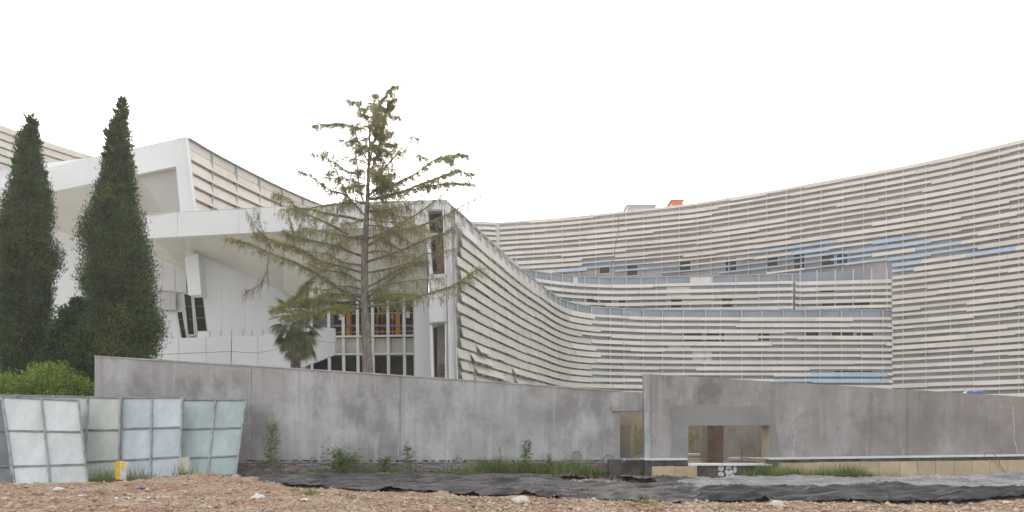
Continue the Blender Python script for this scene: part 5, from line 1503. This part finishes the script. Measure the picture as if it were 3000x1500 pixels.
BL = {0: 'upright tan stone in the rubble below the seam between the first two panels', 1: 'stone at the bottom edge of the picture under the tilted panel', 2: 'brownish stone just under the foot of the tilted panel, left side',
      3: 'stone in the bottom left corner of the rubble', 4: 'rounded pale stone at the bottom edge below the rightmost hoarding panel', 5: 'tan stone beside the grass at the foot of the middle panels',
      7: 'small pale cobble in the reddish soil below the wall weed', 8: 'pale stone against the left tip of the black net', 9: 'broad low stone in the rubble below the yellow striped block',
      10: 'tan stone close under the broad low one below the striped block', 11: 'small stone touching the front edge of the net near its left end', 12: 'small pale stone at the wall foot under the wide green bush',
      13: 'stone at the bottom edge below the grass tuft, near the middle', 15: 'stone at the bottom edge below the doorway and opening', 16: 'stone at the bottom edge below the white lime drip', 22: 'stone lying near the bottom right corner'}
for i, q in enumerate(big): stone(*q, BL.get(i, SL), None if i in BL else SG)
for i in range(230):
    px = random.uniform(-40, 3040); lo = float(np.interp(px, [0, 680, 1000, 1500, 1700, 3000], [1425, 1420, 1442, 1465, 1482, 1482]))
    py = random.uniform(lo, 1512)
    stone(px, py, random.uniform(7, 17) * (py - 1255) / 200, SL, SG)
stone(1364, 1393, 34, 'rounded pale boulder half hidden in grass beside the net', None, RMP, 'boulder')
stone(1203, 1392, 26, 'smaller pale boulder at the wall foot left of the round one', None, RMP, 'boulder')
stone(1735, 1386, 46, 'low pale domed boulder in the grass left of the doorway', None, RMP, 'boulder', .1)
stone(1528, 1475, 56, 'large flat white boulder at the front edge of the black net', None, RMP, 'boulder', .15)
stone(1572, 1480, 20, 'small pale stone just right of the large flat white boulder', None, RMP, 'boulder')
stone(2274, 1483, 42, 'pale boulder at the front edge of the black folds, right of centre', None, RMP, 'boulder', .2)
stone(1920, 1412, 28, 'pinkish flat stone below the first beige facing stone', None, RM, 'boulder')
stone(2455, 1413, 16, 'small pale stone lying on the dusty net by the grass', None, RMP, 'boulder')
# gravel: one mesh of tiny chips
oct_v = np.array([[1, 0, 0], [-1, 0, 0], [0, 1, 0], [0, -1, 0], [0, 0, .7], [0, 0, -.5]], float)
oct_f = np.array([[0, 2, 4], [2, 1, 4], [1, 3, 4], [3, 0, 4], [2, 0, 5], [1, 2, 5], [3, 1, 5], [0, 3, 5]])
n = 42000
pxs = RNG.uniform(-60, 3060, n)
lo = np.interp(pxs, [0, 280, 480, 680, 1000, 1500, 1700, 3000], [1420, 1405, 1385, 1396, 1436, 1460, 1474, 1474])
pys = lo + (1525 - lo) * RNG.random(n)
ex = RNG.random(n) < .05; pys[ex] = RNG.uniform(1394, 1440, ex.sum())
# the two dirt patches inside the net
q = int(n * .04); pxs[:q] = RNG.uniform(1630, 1920, q); pys[:q] = 1402 + (pxs[:q] - 1630) * .08 + RNG.normal(size=q) * 6
Yg = CH * F / (pys - HZ); Xg = (pxs - 1500) * Yg / F
Zg = terr_f(Xg, Yg)
sz = RNG.lognormal(-4.15, .62, n); sz = np.clip(sz, .007, .085)
Q = oct_v[None] * (1 + RNG.uniform(-.35, .35, (n, 6, 1))) * sz[:, None, None] * RNG.uniform(.6, 1.2, (n, 1, 3))
an = RNG.uniform(0, 6.28, n); ca, sa = np.cos(an)[:, None], np.sin(an)[:, None]
X2 = Q[..., 0] * ca - Q[..., 1] * sa; Y2 = Q[..., 0] * sa + Q[..., 1] * ca
Vg = np.stack([X2 + Xg[:, None], Y2 + Yg[:, None], Q[..., 2] + (Zg + sz * .25)[:, None]], -1).reshape(-1, 3)
Fg = (oct_f[None] + (np.arange(n) * 6)[:, None, None]).reshape(-1, 3)
o = link('gravel', np_mesh('gravel', Vg, Fg), None, M['gravel']); tag(o, 'small gravel and soil crumbs covering the rubble ground', 'gravel', kind='stuff')

def scrap(px, py, wpx, hpx, label, m_, name='plastic_scrap', cat='litter', group=None):
    g_ = ground_hit(px, py); k = g_.y / F; n_ = 16; m_v = []; m_f = []
    sd_ = random.uniform(0, 99)
    m = MB()
    for i in range(n_ + 1):
        for j in range(7):
            u_ = i / n_; v_ = j / 6
            x = (u_ - .5) * wpx * k * (1 - .25 * abs(v_ - .5)); y = (v_ - .5) * hpx * k * 4 * (1 - (2 * u_ - 1) ** 4 * .6)
            z = (1 - (2 * u_ - 1) ** 2) * (1 - (2 * v_ - 1) ** 2) * hpx * k * .8 + .03 * mnoise.noise(Vector((x * 14 + sd_, y * 14, 0))) + .02 * mnoise.noise(Vector((x * 40 + sd_, y * 30, 3)))
            m.v.append((g_.x + x, g_.y + y, g_.z + .03 + z))
    for i in range(n_):
        for j in range(6):
            a = i * 7 + j; m.f.append((a, a + 7, a + 8, a + 1))
    o = m.build(name, m_); return tag(o, label, cat, group)
scrap(756, 1462, 42, 14, 'crumpled white plastic bag lying in the open rubble left of centre', M['plastic'])
scrap(172, 1441, 36, 8, 'flat white plastic scrap in the rubble below the tilted panel', M['plastic'])
scrap(417, 1435, 28, 6, 'white and blue plastic scrap in front of the middle hoarding', M['blueplastic'])
scrap(432, 1437, 12, 4, 'white end of torn packet beside the blue scrap', M['plastic'])
WL, WG = 'small pale plastic shred trodden into the foreground rubble', 'pale plastic shreds in the rubble'
for px, py, w_ in ((343, 1464, 16), (372, 1463, 18), (450, 1462, 40), (485, 1460, 24), (515, 1461, 22), (240, 1457, 26), (620, 1490, 34), (895, 1468, 30), (1045, 1470, 18), (1690, 1495, 24), (15, 1464, 20), (1235, 1424, 10), (2950, 1476, 40)):
    scrap(px, py, w_, 4, WL, M['plastic'], group=WG)
# board lying by the tilted panel
g_ = ground_hit(180, 1421)
m = MB().quad_prism([at(104, 1419, 22.6), at(262, 1416, 22.7), at(266, 1419, 22.7), at(120, 1422, 22.6)], Vector((0, .35, .02)))
tag(m.build('loose_board', M['wood']), 'thin weathered board lying at the foot of the tilted panel', 'board')
hz = MB().box((-260, -6, -1.6), (260, 135, 34)).mesh('haze')
hm = bpy.data.materials.new('thin_air_haze'); hm.use_nodes = True
for n_ in list(hm.node_tree.nodes): hm.node_tree.nodes.remove(n_)
ho = hm.node_tree.nodes.new('ShaderNodeOutputMaterial'); hv = hm.node_tree.nodes.new('ShaderNodeVolumePrincipled')
hv.inputs['Color'].default_value = (.96, .95, .93, 1); hv.inputs['Density'].default_value = .0010; hv.inputs['Anisotropy'].default_value = .35
hm.node_tree.links.new(hv.outputs[0], ho.inputs['Volume'])
o = link('haze', hz, None, hm); tag(o, 'thin pale haze filling the air over the site', 'haze', kind='stuff')
SC.render.resolution_x = 1024; SC.render.resolution_y = 512
print('triangles approx', sum(len(o.data.polygons) for o in bpy.data.objects if o.type == 'MESH') * 2, 'objects', len(bpy.data.objects))
